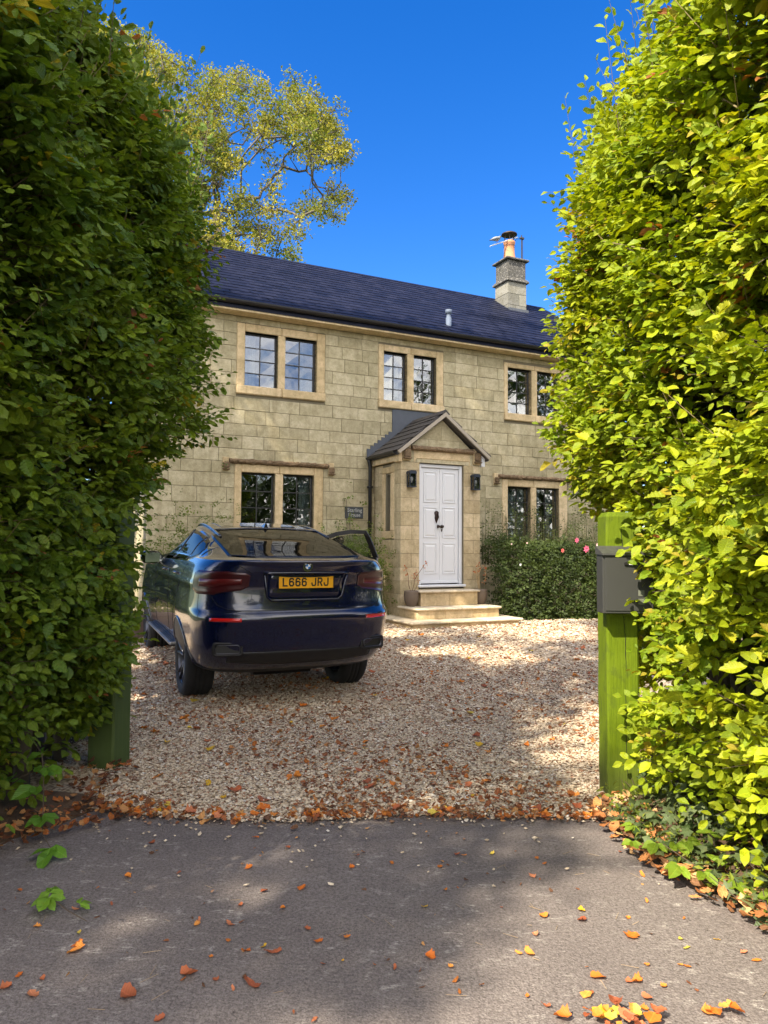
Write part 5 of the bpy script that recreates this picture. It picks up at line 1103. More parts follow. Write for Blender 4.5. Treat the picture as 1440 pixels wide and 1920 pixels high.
def hedge(s, X0, y0, y1, tone_lo, tone_hi, label, seed, matI, ybot, yel):
    H = tag(empty('beech_hedge', (s * 2.4, (y0 + y1) / 2, 0)), label, 'hedge'); off = np.array([s * 2.4, (y0 + y1) / 2, 0])
    global rng; rng = np.random.default_rng(seed)
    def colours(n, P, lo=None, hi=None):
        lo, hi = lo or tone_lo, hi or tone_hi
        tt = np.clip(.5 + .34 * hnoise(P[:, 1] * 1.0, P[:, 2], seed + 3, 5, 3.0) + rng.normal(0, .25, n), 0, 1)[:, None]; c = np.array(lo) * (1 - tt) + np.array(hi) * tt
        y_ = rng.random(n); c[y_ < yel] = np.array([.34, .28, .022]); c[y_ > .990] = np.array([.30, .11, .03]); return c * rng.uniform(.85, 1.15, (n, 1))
    parts = []
    # face of the hedge towards the drive
    def face(n, dmin, dmax, k, smin, smax, ln=(.14, .34)):
        y = rng.uniform(y0, y1, n); z = .16 + (4.42 - .16) * rng.random(n) ** .93; dep = dmin + (dmax - dmin) * rng.random(n) ** 1.5
        keep = rng.random(n) < np.where(z < ybot, .35, 1); y, z, dep = y[keep], z[keep], dep[keep]; n = len(y)
        # clearings in the foliage that show the dark inside
        gap = hnoise(y * 1.3, z * 1.9, seed + 5, 6, 3.2); keep = (gap < .13) | (dep > .66) | (rng.random(n) < .05); y, z, dep = y[keep], z[keep], dep[keep]; n = len(y)
        O = np.stack([s * (X0(y, z) + dep), y, z], 1)
        D = np.stack([-s * (1 + 0 * y), rng.normal(-.25, .55, n), rng.normal(.12, .38, n)], 1); N = np.stack([-s * rng.uniform(.2, 1.1, n), rng.normal(-.35, .35, n), np.ones(n) * .75], 1)
        return sprays(O, D, N, rng.uniform(*ln, n), k, (smin + (smax - smin) * rng.random(n) ** 1.6) * np.where(rng.random(n) < .10, 1.35, 1), colours(n, O)), O, D
    A1, O1, D1 = face(8200, .0, .30, 8, .056, .088)
    A2, O2, D2 = face(1900, .25, .75, 6, .085, .12)
    n = 900; x = rng.uniform(1.45, 3.2, n); z = rng.uniform(.3 if s < 0 else 1.6, 4.5, n); k_ = x > X0(y1 + 0 * z, z) + .02; x, z = x[k_], z[k_]; n = len(x); O3 = np.stack([s * x, y1 + rng.uniform(-.1, .12, n) - .6 * np.clip(z - 4.1, 0, 1), z], 1)
    D = np.stack([-s * rng.uniform(-.2, .6, n), np.ones(n), rng.normal(0, .4, n)], 1); N = np.stack([rng.normal(0, .4, n), rng.normal(.3, .3, n), np.ones(n)], 1)
    A3 = sprays(O3, D, N, rng.uniform(.12, .3, n), 8, rng.uniform(.065, .09, n), colours(n, O3))
    n = 1000; y = rng.uniform(y0, y1, n); x = X0(y, 3.8 + 0 * y) + rng.random(n) ** 1.3 * 1.5; O4 = np.stack([s * x, y, 4.25 + .12 * hnoise(x, y, 3, 5, 3) + rng.uniform(-.25, .1, n) + .18 * np.clip((x - 1.5) / .6, 0, 1)], 1)
    D = np.stack([-s * rng.normal(.2, .4, n), rng.normal(0, .4, n), np.ones(n) * .9], 1); A4 = sprays(O4, D, rng.normal(0, 1, (n, 3)) + np.array([0, 0, .4]), rng.uniform(.15, .38, n), 7, rng.uniform(.06, .085, n), colours(n, O4))
    # long upright shoots, on the top and at the outer edge
    n = 95; y = rng.uniform(y0 + .3, y1 + .05, n); x = X0(y, 4.0 + 0 * y) + rng.uniform(-.12, .9, n); O5 = np.stack([s * x, y, rng.uniform(4.05, 4.35, n)], 1)
    D5 = np.stack([-s * rng.normal(.18, .16, n), rng.normal(0, .12, n), np.ones(n)], 1); l5 = rng.uniform(.35, .85, n); A5 = sprays(O5, D5, rng.normal(0, 1, (n, 3)), l5, 11, rng.uniform(.055, .078, n), colours(n, O5), 1.0)
    n = 60; z = rng.uniform(2.2, 4.2, n); y = rng.uniform(y1 - 1.0, y1, n); O6 = np.stack([s * (X0(y, z) + .05), y, z], 1); D6 = np.stack([-s * rng.uniform(.8, 1.2, n), rng.normal(.2, .4, n), rng.normal(.2, .4, n)], 1); l6 = rng.uniform(.22, .46, n)
    A6 = sprays(O6, D6, np.tile([0, 0, 1.], (n, 1)) + rng.normal(0, .3, (n, 3)), l6, 9, rng.uniform(.055, .08, n), colours(n, O6), .95)
    # long wandering shoots lying over the face
    n = 70; z = rng.uniform(1.2, 4.1, n); y = rng.uniform(3.1, y1 - .1, n); O7 = np.stack([s * (X0(y, z) + .03), y, z], 1); D7 = unit(np.stack([-s * rng.uniform(.25, .6, n), rng.normal(-.1, .7, n), rng.normal(.75, .3, n)], 1)); l7 = rng.uniform(.22, .45, n)
    A7 = sprays(O7, D7, np.stack([-s * rng.uniform(.2, .9, n), rng.normal(-.3, .3, n), np.ones(n) * .7], 1), l7, 9, rng.uniform(.055, .085, n), colours(n, O7), 1.0)
    # the end towards the road
    n = 1500; z = rng.uniform(.25, 4.3, n); x = X0(y0 + 0 * z, z) + rng.random(n) * 1.6; O8 = np.stack([s * x, y0 + rng.uniform(-.12, .12, n) + .06 * hnoise(x, z, 9, 5, 3), z], 1)
    A8 = sprays(O8, np.stack([rng.normal(0, .5, n), -np.ones(n), rng.normal(.1, .35, n)], 1), np.stack([rng.normal(0, .3, n), -rng.uniform(.2, 1, n), np.ones(n) * .75], 1), rng.uniform(.14, .32, n), 8, rng.uniform(.056, .088, n), colours(n, O8))
    allA = [np.concatenate(q) for q in zip(A1, A3, A4, A5, A6, A7, A8)]
    P_, D_, N_, S_, C_ = allA
    # the largest single leaves become objects of their own
    dist = np.linalg.norm(P_ - CAMP, axis=1); deep = (s * P_[:, 0]) - X0(P_[:, 1], P_[:, 2]); app = S_ / dist
    ok = in_frame(P_, .97) & (deep < -.03) & (P_[:, 2] < 4.3); idx = np.where(ok)[0]; idx = idx[np.argsort(-app[idx])][:300]
    single = np.zeros(len(P_), bool); single[idx] = True
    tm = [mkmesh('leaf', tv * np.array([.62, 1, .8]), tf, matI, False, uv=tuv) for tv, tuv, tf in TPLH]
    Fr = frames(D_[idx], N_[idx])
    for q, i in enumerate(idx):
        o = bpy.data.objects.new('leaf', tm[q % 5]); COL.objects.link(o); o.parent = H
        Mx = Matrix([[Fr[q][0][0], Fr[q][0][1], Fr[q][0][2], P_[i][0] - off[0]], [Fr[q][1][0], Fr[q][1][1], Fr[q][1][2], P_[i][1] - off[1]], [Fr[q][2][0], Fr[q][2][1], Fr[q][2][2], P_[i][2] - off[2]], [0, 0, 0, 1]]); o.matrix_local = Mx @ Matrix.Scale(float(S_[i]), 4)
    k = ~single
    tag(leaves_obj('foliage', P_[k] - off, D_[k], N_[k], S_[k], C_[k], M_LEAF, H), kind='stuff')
    P2, D2_, N2, S2, C2 = A2; tag(leaves_obj('inner_foliage', P2 - off, D2_, N2, S2, C2, M_LEAF, H, TPLO), kind='stuff')
    # dense inside: coarse leaves and the woody stems
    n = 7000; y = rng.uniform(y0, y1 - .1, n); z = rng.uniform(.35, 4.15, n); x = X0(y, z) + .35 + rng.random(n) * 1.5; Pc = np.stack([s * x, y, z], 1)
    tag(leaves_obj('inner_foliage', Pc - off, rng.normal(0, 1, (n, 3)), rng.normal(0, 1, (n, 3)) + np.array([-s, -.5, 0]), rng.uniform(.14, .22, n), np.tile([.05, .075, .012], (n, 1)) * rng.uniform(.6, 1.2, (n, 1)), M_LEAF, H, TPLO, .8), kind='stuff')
    def st(name, A, B, r0, r1): V, F = stems_mesh(A - off, B - off, r0, r1); return tag(ob(name, mkmesh(name, V, F, M_TWIG), H), kind='stuff')
    O_ = np.concatenate([O1[::2], O3, O5, O6]); DD = np.concatenate([unit(D1[::2]) * .2, unit(O3 * 0 + [0, 1, 0]) * .15, unit(D5) * l5[:, None], unit(D6) * l6[:, None]])
    st('twigs', O_ - DD * .4, O_ + DD, .0028, .0012)
    V, F = stems_mesh(O7 - D7 * .15 - off, O7 + D7 * l7[:, None] - off, .0038, .0016); tag(ob('long_shoots', mkmesh('long_shoots', V, F, M_TWIGL), H), kind='stuff')
    n = 16
    for i in range(n):
        y = y0 + (y1 - y0) * (i + .5) / n; xb = 2.25 + rng.uniform(-.15, .2); pts_ = [(s * xb - off[0], y - off[1], -.05), (s * (xb - .02), y, .6), (s * (xb - .1), y + rng.uniform(-.1, .1), 1.8), (s * (xb - .2), y + rng.uniform(-.15, .15), 3.0), (s * (xb - .2), y + rng.uniform(-.2, .2), 4.1)]
        pts_ = [pts_[0]] + [(a - off[0], b - off[1], c) for a, b, c in pts_[1:]]; m_ = MB(); m_.tube(pts_, [.05, .045, .035, .022, .01], 7)
        for j in range(7):
            z_ = rng.uniform(.5, 3.8); a = np.array([s * (xb - .1) - off[0], y - off[1], z_]); b = np.array([s * float(X0(np.array(y), np.array(z_)) + .12) - off[0], y - off[1] + rng.uniform(-.4, .4), z_ + rng.uniform(.1, .6)]); m_.tube([a, (a + b) / 2 + [0, 0, .05], b], [.012, .009, .004], 5)
        m_.build('stem', M_BARK, H, True)
    return H
hedge(1, XR, 1.9, 5.65, (.155, .24, .009), (.37, .42, .013), 'tall sunlit yellow green hedge beside the post with the letter box', 31, M_LEAFSUN, .55, .05)  # yellowing leaf tones, brightened further to carry the sunlight in their colour
hedge(-1, XL, 2.2, 5.9, (.060, .115, .010), (.17, .24, .017), 'tall shaded dark green hedge on the left of the gateway', 47, M_LEAFSHADE, .40, .015)  # same species, tones darkened to carry the shade in their colour

# ================================================================== TREES
def limb_tree(trunk, targets, r_tip=.006, k_r=.5, wig=.25, limbs=()):
    """joins every crown point to the nearest wood; returns nodes, parents, radii"""
    nodes = [np.array(p, float) for p in trunk]; par = [-1] + list(range(len(trunk) - 1))
    for (pi, pts) in limbs:
        prev = int(np.argmin(np.linalg.norm(np.array(nodes) - np.array(pts[0]), axis=1)))
        for q in pts: nodes.append(np.array(q, float)); par.append(prev); prev = len(nodes) - 1
    top = np.array(trunk[-1]); order = np.argsort([np.linalg.norm(t_ - top) + .4 * abs(t_[2] - top[2]) * 0 for t_ in targets]); leafn = []
    for oi in order:
        T = targets[oi]; A = np.array(nodes); dd = np.linalg.norm(A - T, axis=1) + 1.3 * np.maximum(0, A[:, 2] - T[2] + .5); dd[:max(1, len(trunk) // 2)] += 6; b = int(np.argmin(dd)); st_ = A[b]; d = np.linalg.norm(T - st_)
        n = max(2, int(d / .7)); prev = b; bow = np.array([0, 0, -.06 * d])
        for i in range(1, n + 1):
            q = i / n; p = st_ * (1 - q) + T * q + bow * math.sin(q * math.pi) + (rng.normal(0, wig * .35, 3) if i < n else 0); nodes.append(p); par.append(prev); prev = len(nodes) - 1
        leafn.append(prev)
    cnt = np.zeros(len(nodes)); 
    for l_ in leafn: cnt[l_] += 1
    for i in range(len(nodes) - 1, 0, -1):
        if par[i] >= 0: cnt[par[i]] += cnt[i]
    return np.array(nodes), np.array(par), r_tip * np.maximum(cnt, 1) ** k_r
def tree(name, label, cat, base, trunk, targets, nleaf, crad, lsize, c0, c1, group=None, r_tip=.012, k_r=.5, wig=.25, sides=6, flat=.7, split=None, mat=None, limbs=()):
    o = tag(empty(name, base), label, cat, group); b = np.array(base, float)
    nd, pr_, rad = limb_tree([np.array(q) for q in trunk], targets, r_tip, k_r, wig, limbs)
    for j in range(len(trunk)): rad[j] = max(rad[j], rad[0] * (1 - .35 * j / len(trunk)) if not limbs else 0)
    i = np.arange(1, len(nd)); A, B = nd[pr_[i]] - b, nd[i] - b; ra, rb = rad[pr_[i]], rad[i]; ra = np.minimum(ra, rb * 1.7 + .01)
    d = unit(B - A); ref = np.where(np.abs(d[:, 2:3]) < .9, np.array([[0, 0, 1.]]), np.array([[1., 0, 0]])); u = unit(np.cross(d, ref)); w = np.cross(d, u); V = np.zeros((len(i), 2 * sides, 3))
    for q in range(sides):
        oo = u * math.cos(q * 2 * math.pi / sides) + w * math.sin(q * 2 * math.pi / sides); V[:, q] = A + oo * ra[:, None]; V[:, sides + q] = B + oo * rb[:, None]
    f = np.array([[q, (q + 1) % sides, sides + (q + 1) % sides, sides + q] for q in range(sides)])
    tm = np.arange(len(i)) < len(trunk) - 1
    for nm_, m in (('trunk', tm), ('branches', ~tm)):
        if m.any(): q = m.sum(); ob(nm_, mkmesh(nm_, V[m].reshape(-1, 3), (f[None] + (np.arange(q) * 2 * sides)[:, None, None]).reshape(-1, 4), M_BARK, True), o)
    # twigs fan out of every crown point, leaves sit along them
    T = np.repeat(targets, nleaf // 9, axis=0); n = len(T); dirs = unit(rng.normal(0, 1, (n, 3)) * np.array([1, 1, flat])); ends = T + dirs * crad * rng.uniform(.45, 1.05, (n, 1))
    V2, F2 = stems_mesh(T - b, ends - b, .010 if lsize > .09 else .004, .003 if lsize > .09 else .0015); tag(ob('twigs', mkmesh('twigs', V2, F2, M_BARK), o), kind='stuff')
    P_ = ends[:, None] + rng.normal(0, crad * .22, (n, 9, 3)); P_ = P_.reshape(-1, 3); m = len(P_)
    cl = np.repeat(rng.random(len(targets)), nleaf // 9 * 9)[:m]; tt = np.clip(cl * .7 + rng.normal(.15, .2, m), 0, 1)[:, None]
    C_ = (np.array(c0) * (1 - tt) + np.array(c1) * tt) * rng.uniform(.75, 1.2, (m, 1))
    tag(leaves_obj('crown', P_ - b, rng.normal(0, 1, (m, 3)), rng.normal(0, .7, (m, 3)) + np.array([0, 0, 1.]), lsize * rng.uniform(.6, 1.2, m), C_, mat or M_LEAF, o, TPLO, .75), kind='stuff')
    return o
def px2w(x, y, d):
    v = _f + _r2 * ((x - 720) / FPX) - _u2 * ((y - 960) / FPX); return np.array(CAMP) + np.array(v) * (d / v[1])
rng = np.random.default_rng(5)
poly = [(120, 40), (230, 60), (300, 92), (345, 118), (420, 122), (470, 150), (560, 148), (625, 200), (648, 262), (655, 300), (610, 345), (650, 378), (620, 412), (598, 425), (585, 470), (560, 500), (300, 500), (120, 500)]
def inpoly(x, y):
    c = False; j = len(poly) - 1
    for i in range(len(poly)):
        (xi, yi), (xj, yj) = poly[i], poly[j]
        if (yi > y) != (yj > y) and x < (xj - xi) * (y - yi) / (yj - yi) + xi: c = not c
        j = i
    return c
holes = [(a, b, c * .85) for a, b, c in [(470, 330, 38), (545, 300, 22), (560, 345, 40), (500, 420, 26), (610, 330, 28), (455, 260, 16), (395, 420, 22), (540, 400, 20), (610, 395, 14), (430, 360, 20), (330, 420, 22), (575, 262, 14), (380, 170, 12), (460, 200, 12), (350, 300, 20), (300, 340, 22), (250, 220, 24)]]
tg = []
while len(tg) < 430:
    x, y = rng.uniform(120, 660), rng.uniform(40, 500)
    if not inpoly(x, y) or any((x - a) ** 2 + (y - b) ** 2 < r * r for a, b, r in holes): continue
    if x > 520 and y > 290 and rng.random() < .6: continue
    p = px2w(x, y, 30 + rng.uniform(-3.2, 3.2))
    if all(np.linalg.norm(p - q) > .47 for q in tg): tg.append(p)
for q in ((650, 285), (640, 300), (652, 372), (625, 405), (600, 392), (560, 440), (520, 470), (590, 300)): tg.append(px2w(*q, 30))
tb = px2w(408, 480, 30); tk = [(tb[0], 30, -.2), (tb[0] + .05, 30, 5), (tb[0], 30, 9), px2w(410, 450, 30)]; 
def W_(pts):
    P = [px2w(x, y, d) for x, y, d in pts]; out = [P[0]]
    for a, b in zip(P[:-1], P[1:]): out += [a * .66 + b * .34 + rng.normal(0, .13, 3), a * .33 + b * .67 + rng.normal(0, .13, 3), b]
    return out
LM = [(3, W_([(404, 400, 30), (400, 350, 29.6), (396, 300, 29.3), (398, 240, 29), (394, 185, 29)])), (3, W_([(438, 398, 30.2), (470, 372, 30.5), (505, 345, 30.8), (530, 312, 31), (552, 276, 31.2), (585, 245, 31.4)])), (9, W_([(452, 345, 30), (470, 300, 29.5), (492, 262, 29.3), (520, 215, 29)])),
      (11, W_([(560, 322, 31), (595, 350, 31), (625, 372, 31)])), (4, W_([(370, 350, 30.5), (335, 290, 31), (310, 220, 31), (300, 150, 31)])), (3, W_([(380, 400, 30.4), (300, 350, 31), (220, 280, 31), (190, 180, 31)])), (9, W_([(500, 395, 29.5), (550, 400, 29.3), (600, 395, 29.2)])), (12, W_([(580, 290, 30.8), (625, 285, 30.6)])), (3, W_([(450, 440, 30), (510, 445, 29.5)]))]
for _, pts_ in LM: tg += [pts_[-1], pts_[-2] + rng.normal(0, .25, 3), pts_[-1] + rng.normal(0, .4, 3)]
tree('sycamore_tree', 'tall tree with yellowing open crown behind the house roof', 'tree', (tb[0], 30, 0), tk, np.array(tg), 144, .50, .135, (.10, .15, .032), (.35, .32, .065), r_tip=.0115, k_r=.48, wig=.8, limbs=LM, mat=M_TREELEAF)

# the tall trees on the left behind the gateway, unseen, crowns shaped to throw chosen shade over the drive and the house front
def lit_region(C0_):
    for d_ in ((0, 0, 0), (.34, 0, 0), (-.34, 0, 0), (0, .34, 0), (0, -.34, 0), (0, 0, .34), (0, 0, -.34)):
        C = C0_ + np.array(d_)
        t_ = (1.40 - C[0]) / L[0]; p = C + t_ * L
        if 1.2 < p[1] < 6.0 and .3 < p[2] < 5.0: return True
        t_ = -C[2] / L[2]; x, y = (C + t_ * L)[:2]
        if y < 3.9 and x > -.12 + .95 * (y - 2.25): return True
        if y < 4.3 and 1.2 < x < 2.2: return True
        for (ex, ey, ra, rb) in ((1.1, 9.6, .75, .55), (2.5, 11.2, 1.1, .45), (-1.9, 7.1, .8, .30), (2.2, 12.3, 1.0, .35), (-3.4, 9.2, .5, .5), (.3, 11.2, .6, .25)):
            if ((x - ex) / ra) ** 2 + ((y - ey) / rb) ** 2 < 1: return True
        t_ = (15.9 - C[1]) / L[1]; p = C + t_ * L
        if 2.4 < p[0] < 4.2 and 8.3 < p[2] < 10: return True
        # house front: the slanting strip of light below the upper left window
        Cl = HM.T @ (C - np.array([0, 13.6, 0])); Ll = HM.T @ L; t_ = (0 - Cl[1]) / Ll[1]; p = Cl + t_ * Ll
        if -3.4 < p[0] < -1.2 and abs(p[2] - (4.0 - (p[0] + 2.95) * .68)) < .16 + .0 * p[0]: return True
        t_ = (.9 + Cl[1] * -1) / Ll[1]; p = Cl + t_ * Ll
        if -4.2 < p[0] < -1.2 and p[2] > 6.2 and math.sin(p[0] * 5 + p[2] * 3) > -.2: return True
        if -1.2 < p[0] < 3 and p[2] > 6.1 and math.sin(p[0] * 4.2 + p[2] * 9) > .55: return True
    return False
cl = []; tries = 0; rng = np.random.default_rng(77)
while len(cl) < 1500 and tries < 60000:
    tries += 1; h = rng.uniform(8.5, 14.5); u_ = rng.random()
    if u_ < .55: T = np.array([rng.uniform(-4.5, 5.5), rng.uniform(.0, 13), 0])
    elif u_ < .70: T = hw(rng.uniform(-.6, 1.8), -1.1, rng.uniform(.3, 4.2))
    elif u_ < .93: T = hw(rng.uniform(-4.4, 5.6), 0, rng.uniform(.5, 5.6))
    else: T = hw(rng.uniform(-4.4, 5.6), 1.4, rng.uniform(5.6, 7.8))
    C = T - L * ((h - T[2]) / -L[2])
    if C[1] > 0 and (C[2] - 2.6) / C[1] < .86 and abs(C[0]) / C[1] < .75: continue
    if C[0] > 2.0 or C[1] > 11.5 or lit_region(C): continue
    if cl and np.min(np.linalg.norm(np.array(cl) - C, axis=1)) < .36: continue
    cl.append(C)
cl = np.array(cl); roots = [(-9.5, -6.5), (-8.6, 1.5), (-9.6, 8.5)]; own = np.argmin([np.hypot(cl[:, 0] - x * .72, cl[:, 1] - y) for x, y in roots], axis=0)
for ti, (x, y) in enumerate(roots):
    tree('lime_tree', ['tall leafy lime tree behind the camera, first from the road', 'tall leafy lime tree standing behind the left hedge', 'tall leafy lime tree nearest the left end of the house'][ti], 'tree', (x, y, 0), [(x, y, -.2), (x + .1, y, 3), (x + .3, y, 6), (x + .8, y, 8)], cl[own == ti], 45, .42, .16, (.05, .09, .015), (.12, .16, .03), group='tall limes shading the drive', r_tip=.010, wig=.3, sides=5)
# garden trees to the right and along the road: the window panes mirror them
rng = np.random.default_rng(3)
for (x, y, h, r_, lb) in ((13.5, 7.5, 9.5, 3.6, 'broad dark garden tree right of the house'), (17.5, 0.5, 8.5, 3.4, 'rounded garden tree beyond the right hedge'), (11, 13.8, 8.0, 2.6, 'dark tree close to the right end of the house'), (7, -17, 7.5, 3.4, 'roadside tree behind and right of the gateway'), (20, -14, 8, 3.8, 'distant roadside tree on the right'), (-3.5, -19, 7.0, 3.4, 'roadside tree straight behind the gateway')):
    n = 90; v = unit(rng.normal(0, 1, (n, 3))) * (rng.random((n, 1)) ** .4) * np.array([r_, r_, h * .36]) + np.array([x, y, h * .62]); tree('garden_tree', lb, 'tree', (x, y, 0), [(x, y, -.2), (x, y, h * .25), (x, y, h * .4)], v, 54, .75, .26, (.03, .055, .012), (.07, .10, .02), group='trees around the garden', r_tip=.012, sides=5)
gh = tag(empty('garden_hedge', (9.2, 0, 0)), 'tall clipped evergreen hedge along the right hand garden boundary', 'hedge'); n = 26000  # added out of view so the lower panes mirror dark leaves, not cloud
v = np.stack([rng.uniform(-.5, .5, n), rng.uniform(-14, 13, n), 4.6 * rng.random(n) ** .8], 1); tag(leaves_obj('foliage', v, rng.normal(0, 1, (n, 3)), rng.normal(0, 1, (n, 3)) + [-1, 0, .4], rng.uniform(.16, .26, n), np.tile([.03, .055, .012], (n, 1)) * rng.uniform(.6, 1.4, (n, 1)), M_LEAF, gh, TPLO, .8), kind='stuff')
tagb = tag(empty('laurel_bush', (-6.4, 15.0, .2)), 'large dark evergreen bush at the left end of the house', 'bush'); n = 9000
v = unit(rng.normal(0, 1, (n, 3))) * (rng.random((n, 1)) ** .25) * np.array([1.6, 2.6, 2.6]); v[:, 2] = np.abs(v[:, 2]); tag(leaves_obj('foliage', v, rng.normal(0, 1, (n, 3)), rng.normal(0, 1, (n, 3)) + [0, 0, .8], rng.uniform(.12, .2, n), np.tile([.03, .06, .012], (n, 1)) * rng.uniform(.6, 1.3, (n, 1)), M_LEAF, tagb, TPLO), kind='stuff')

# ================================================================== ROSE BEDS
def bush(name, label, cat, vol, n, c0, c1, size, seed, canes=14, wispy=40, par=True):
    """vol(n)-> points in the house frame"""
    global rng; rng = np.random.default_rng(seed); o = tag(empty(name, (0, 13.6, 0), A_F), label, cat); P = vol(n); m = len(P)
    tt = np.clip(rng.random((m, 1)) * .7 + .3 * (hnoise(P[:, 0] * 3, P[:, 2] * 3, seed)[:, None] * .5 + .5), 0, 1); C = np.array(c0) * (1 - tt) + np.array(c1) * tt
    D = rng.normal(0, 1, (m, 3)); D[:, 2] *= .5; N = rng.normal(0, .6, (m, 3)) + np.array([0, -.5, 1]); A_ = sprays(P, D, N, rng.uniform(.08, .16, m), 5, rng.uniform(*size, m), C)
    tag(leaves_obj('foliage', *A_, M_LEAF, o, TPLO), kind='stuff')
    return o
def rose_vol(u0, u1, f0, f1, h, base=.2):
    def f(n):
        u = rng.uniform(u0, u1, n); z = base + rng.random(n) * (h - base) * (1 + .10 * hnoise(u * 2.2, u * 0, 4)); fr_ = f0 + (f1 - f0) * (u - u0) / (u1 - u0); fr_ = fr_ * (1 - .28 * np.clip((z - base) / (h - base), 0, 1.2) ** 2.5) + .09 * hnoise(u * 2, z * 2, 6); d = rng.random(n) ** 2.2 * .55; return np.stack([u, -(fr_ - d), z], 1)
    return f
RB1 = bush('rose_bush', 'long dense bed of rose bushes with pink blooms under the right window', 'rose bush', rose_vol(1.55, 5.7, 1.75, 2.15, 1.62), 8000, (.022, .038, .010), (.080, .115, .026), (.05, .085), 8)
def stray(n):   # loose shoots above the bed
    u = rng.uniform(1.5, 5.2, n); return np.stack([u, -rng.uniform(.15, 1.3, n), 1.5 + rng.random(n) ** 2.2 * .75], 1)
P_ = stray(420); A_ = sprays(P_, rng.normal(0, .5, (420, 3)) + [0, 0, 1.], rng.normal(0, .6, (420, 3)) + [0, -.5, 1], rng.uniform(.15, .3, 420), 6, rng.uniform(.035, .055, 420), np.tile([.08, .11, .03], (420, 1)) * rng.uniform(.6, 1.5, (420, 1))); tag(leaves_obj('shoots', *A_, M_LEAF, RB1, TPLO), kind='stuff')
V, F = stems_mesh(np.column_stack([P_[:, 0], P_[:, 1], P_[:, 2] * 0 + 1.2]), P_ + [0, 0, .2], .004, .002); tag(ob('canes', mkmesh('canes', V, F, simple('green_brown_cane', (.09, .09, .035), .7)), RB1), kind='stuff')
M_PINK = simple('pink_petals', (.78, .16, .28), .6, var=.1); M_PALEP = simple('pale_pink_petals', (.85, .62, .62), .6, var=.05); M_CORAL = simple('coral_petals', (.70, .17, .15), .6)
def bloom(par, p, r, mat):
    m_ = MB()
    for ring, (k, rr_, up) in enumerate(((7, 1.0, .1), (6, .75, .4), (5, .45, .6))):
        for j in range(k):
            a = j * 2 * math.pi / k + ring; c, s_ = math.cos(a), math.sin(a); q = lambda w, l, z: (p[0] + r * (l * c - w * s_), p[1] - r * z * .9, p[2] + r * (l * s_ + w * c)); m_.add([q(0, .05, .1), q(-.3 * rr_, .5 * rr_, up), q(0, rr_, up * .8), q(.3 * rr_, .5 * rr_, up), q(0, .55 * rr_, up - .1)], [[0, 4, 1], [0, 3, 4], [4, 2, 1], [4, 3, 2]])
    return m_.build('bloom', mat, par)
for (u, f, z, r, mt) in ((3.08, 1.72, 1.66, .055, M_PINK), (3.10, 1.95, 1.50, .075, M_PINK), (3.35, 1.95, 1.46, .045, M_CORAL), (3.50, 1.90, 1.56, .045, M_PALEP), (4.05, 1.85, 1.55, .045, M_PALEP), (4.42, 1.9, 1.52, .038, M_PINK), (2.62, 1.88, 1.47, .045, M_CORAL), (3.68, 1.6, 1.58, .040, M_PALEP), (1.75, 1.55, 1.58, .02, M_PALEP), (2.05, 1.6, 1.60, .02, M_PALEP), (1.72, 1.85, 1.22, .028, M_WHITE)): bloom(RB1, (u, -f - .06, z), r, mt)
RB2 = bush('rose_shrub', 'bright green rose shrub against the wall behind the open car door', 'shrub', lambda n: np.stack([-.85 + rng.normal(0, .30, n), -.35 - rng.random(n) * .6, .2 + np.abs(rng.normal(.75, .42, n))], 1), 1500, (.07, .11, .02), (.17, .22, .03), (.04, .065), 18)
RB3 = bush('rose_shrub', 'pale green rose shrub with one pale bloom at the left end of the wall', 'shrub', lambda n: np.stack([-3.45 + rng.normal(0, .48, n), -.2 - rng.random(n) * .5, .2 + np.abs(rng.normal(.95, .42, n))], 1), 1700, (.06, .09, .02), (.15, .19, .03), (.035, .06), 19)
bloom(RB3, (-3.75, -.72, 1.60), .05, M_PALEP)
# climbing stems on the wall by the plaque, and under the right window
CL_ = tag(empty('climbing_rose', (0, 13.6, 0), A_F), 'thin climbing rose stems on the wall beside the name plaque', 'climber'); m_ = MB(); pts_all = []
for (u, top_, sw_x) in ((-.80, 2.38, .05), (-.70, 2.1, -.06), (-.9, 1.95, -.1), (-1.25, 1.75, -.1), (1.62, 2.15, .1), (2.72, 2.15, .05), (3.48, 2.3, .03), (4.25, 2.0, .1)):
    P_ = [(u + sw_x * math.sin(q * 5) * .6 + sw_x * q, -.03 - .05 * math.sin(q * 3), .3 + (top_ - .3) * q) for q in np.linspace(0, 1, 12)]; m_.tube(P_, np.linspace(.008, .003, 12), 5); pts_all += P_[5:]
m_.build('stem', M_TWIG, CL_); pa2 = np.repeat(np.array(pts_all), 3, 0); k = len(pa2); A_ = sprays(pa2, rng.normal(0, .6, (k, 3)) + [0, -.3, .3], rng.normal(0, .5, (k, 3)) + [0, -1, .6], rng.uniform(.05, .12, k), 4, rng.uniform(.03, .05, k), np.tile([.13, .17, .05], (k, 1)) * rng.uniform(.5, 1.4, (k, 1))); tag(leaves_obj('foliage', *A_, M_LEAF, CL_, TPLO), kind='stuff')

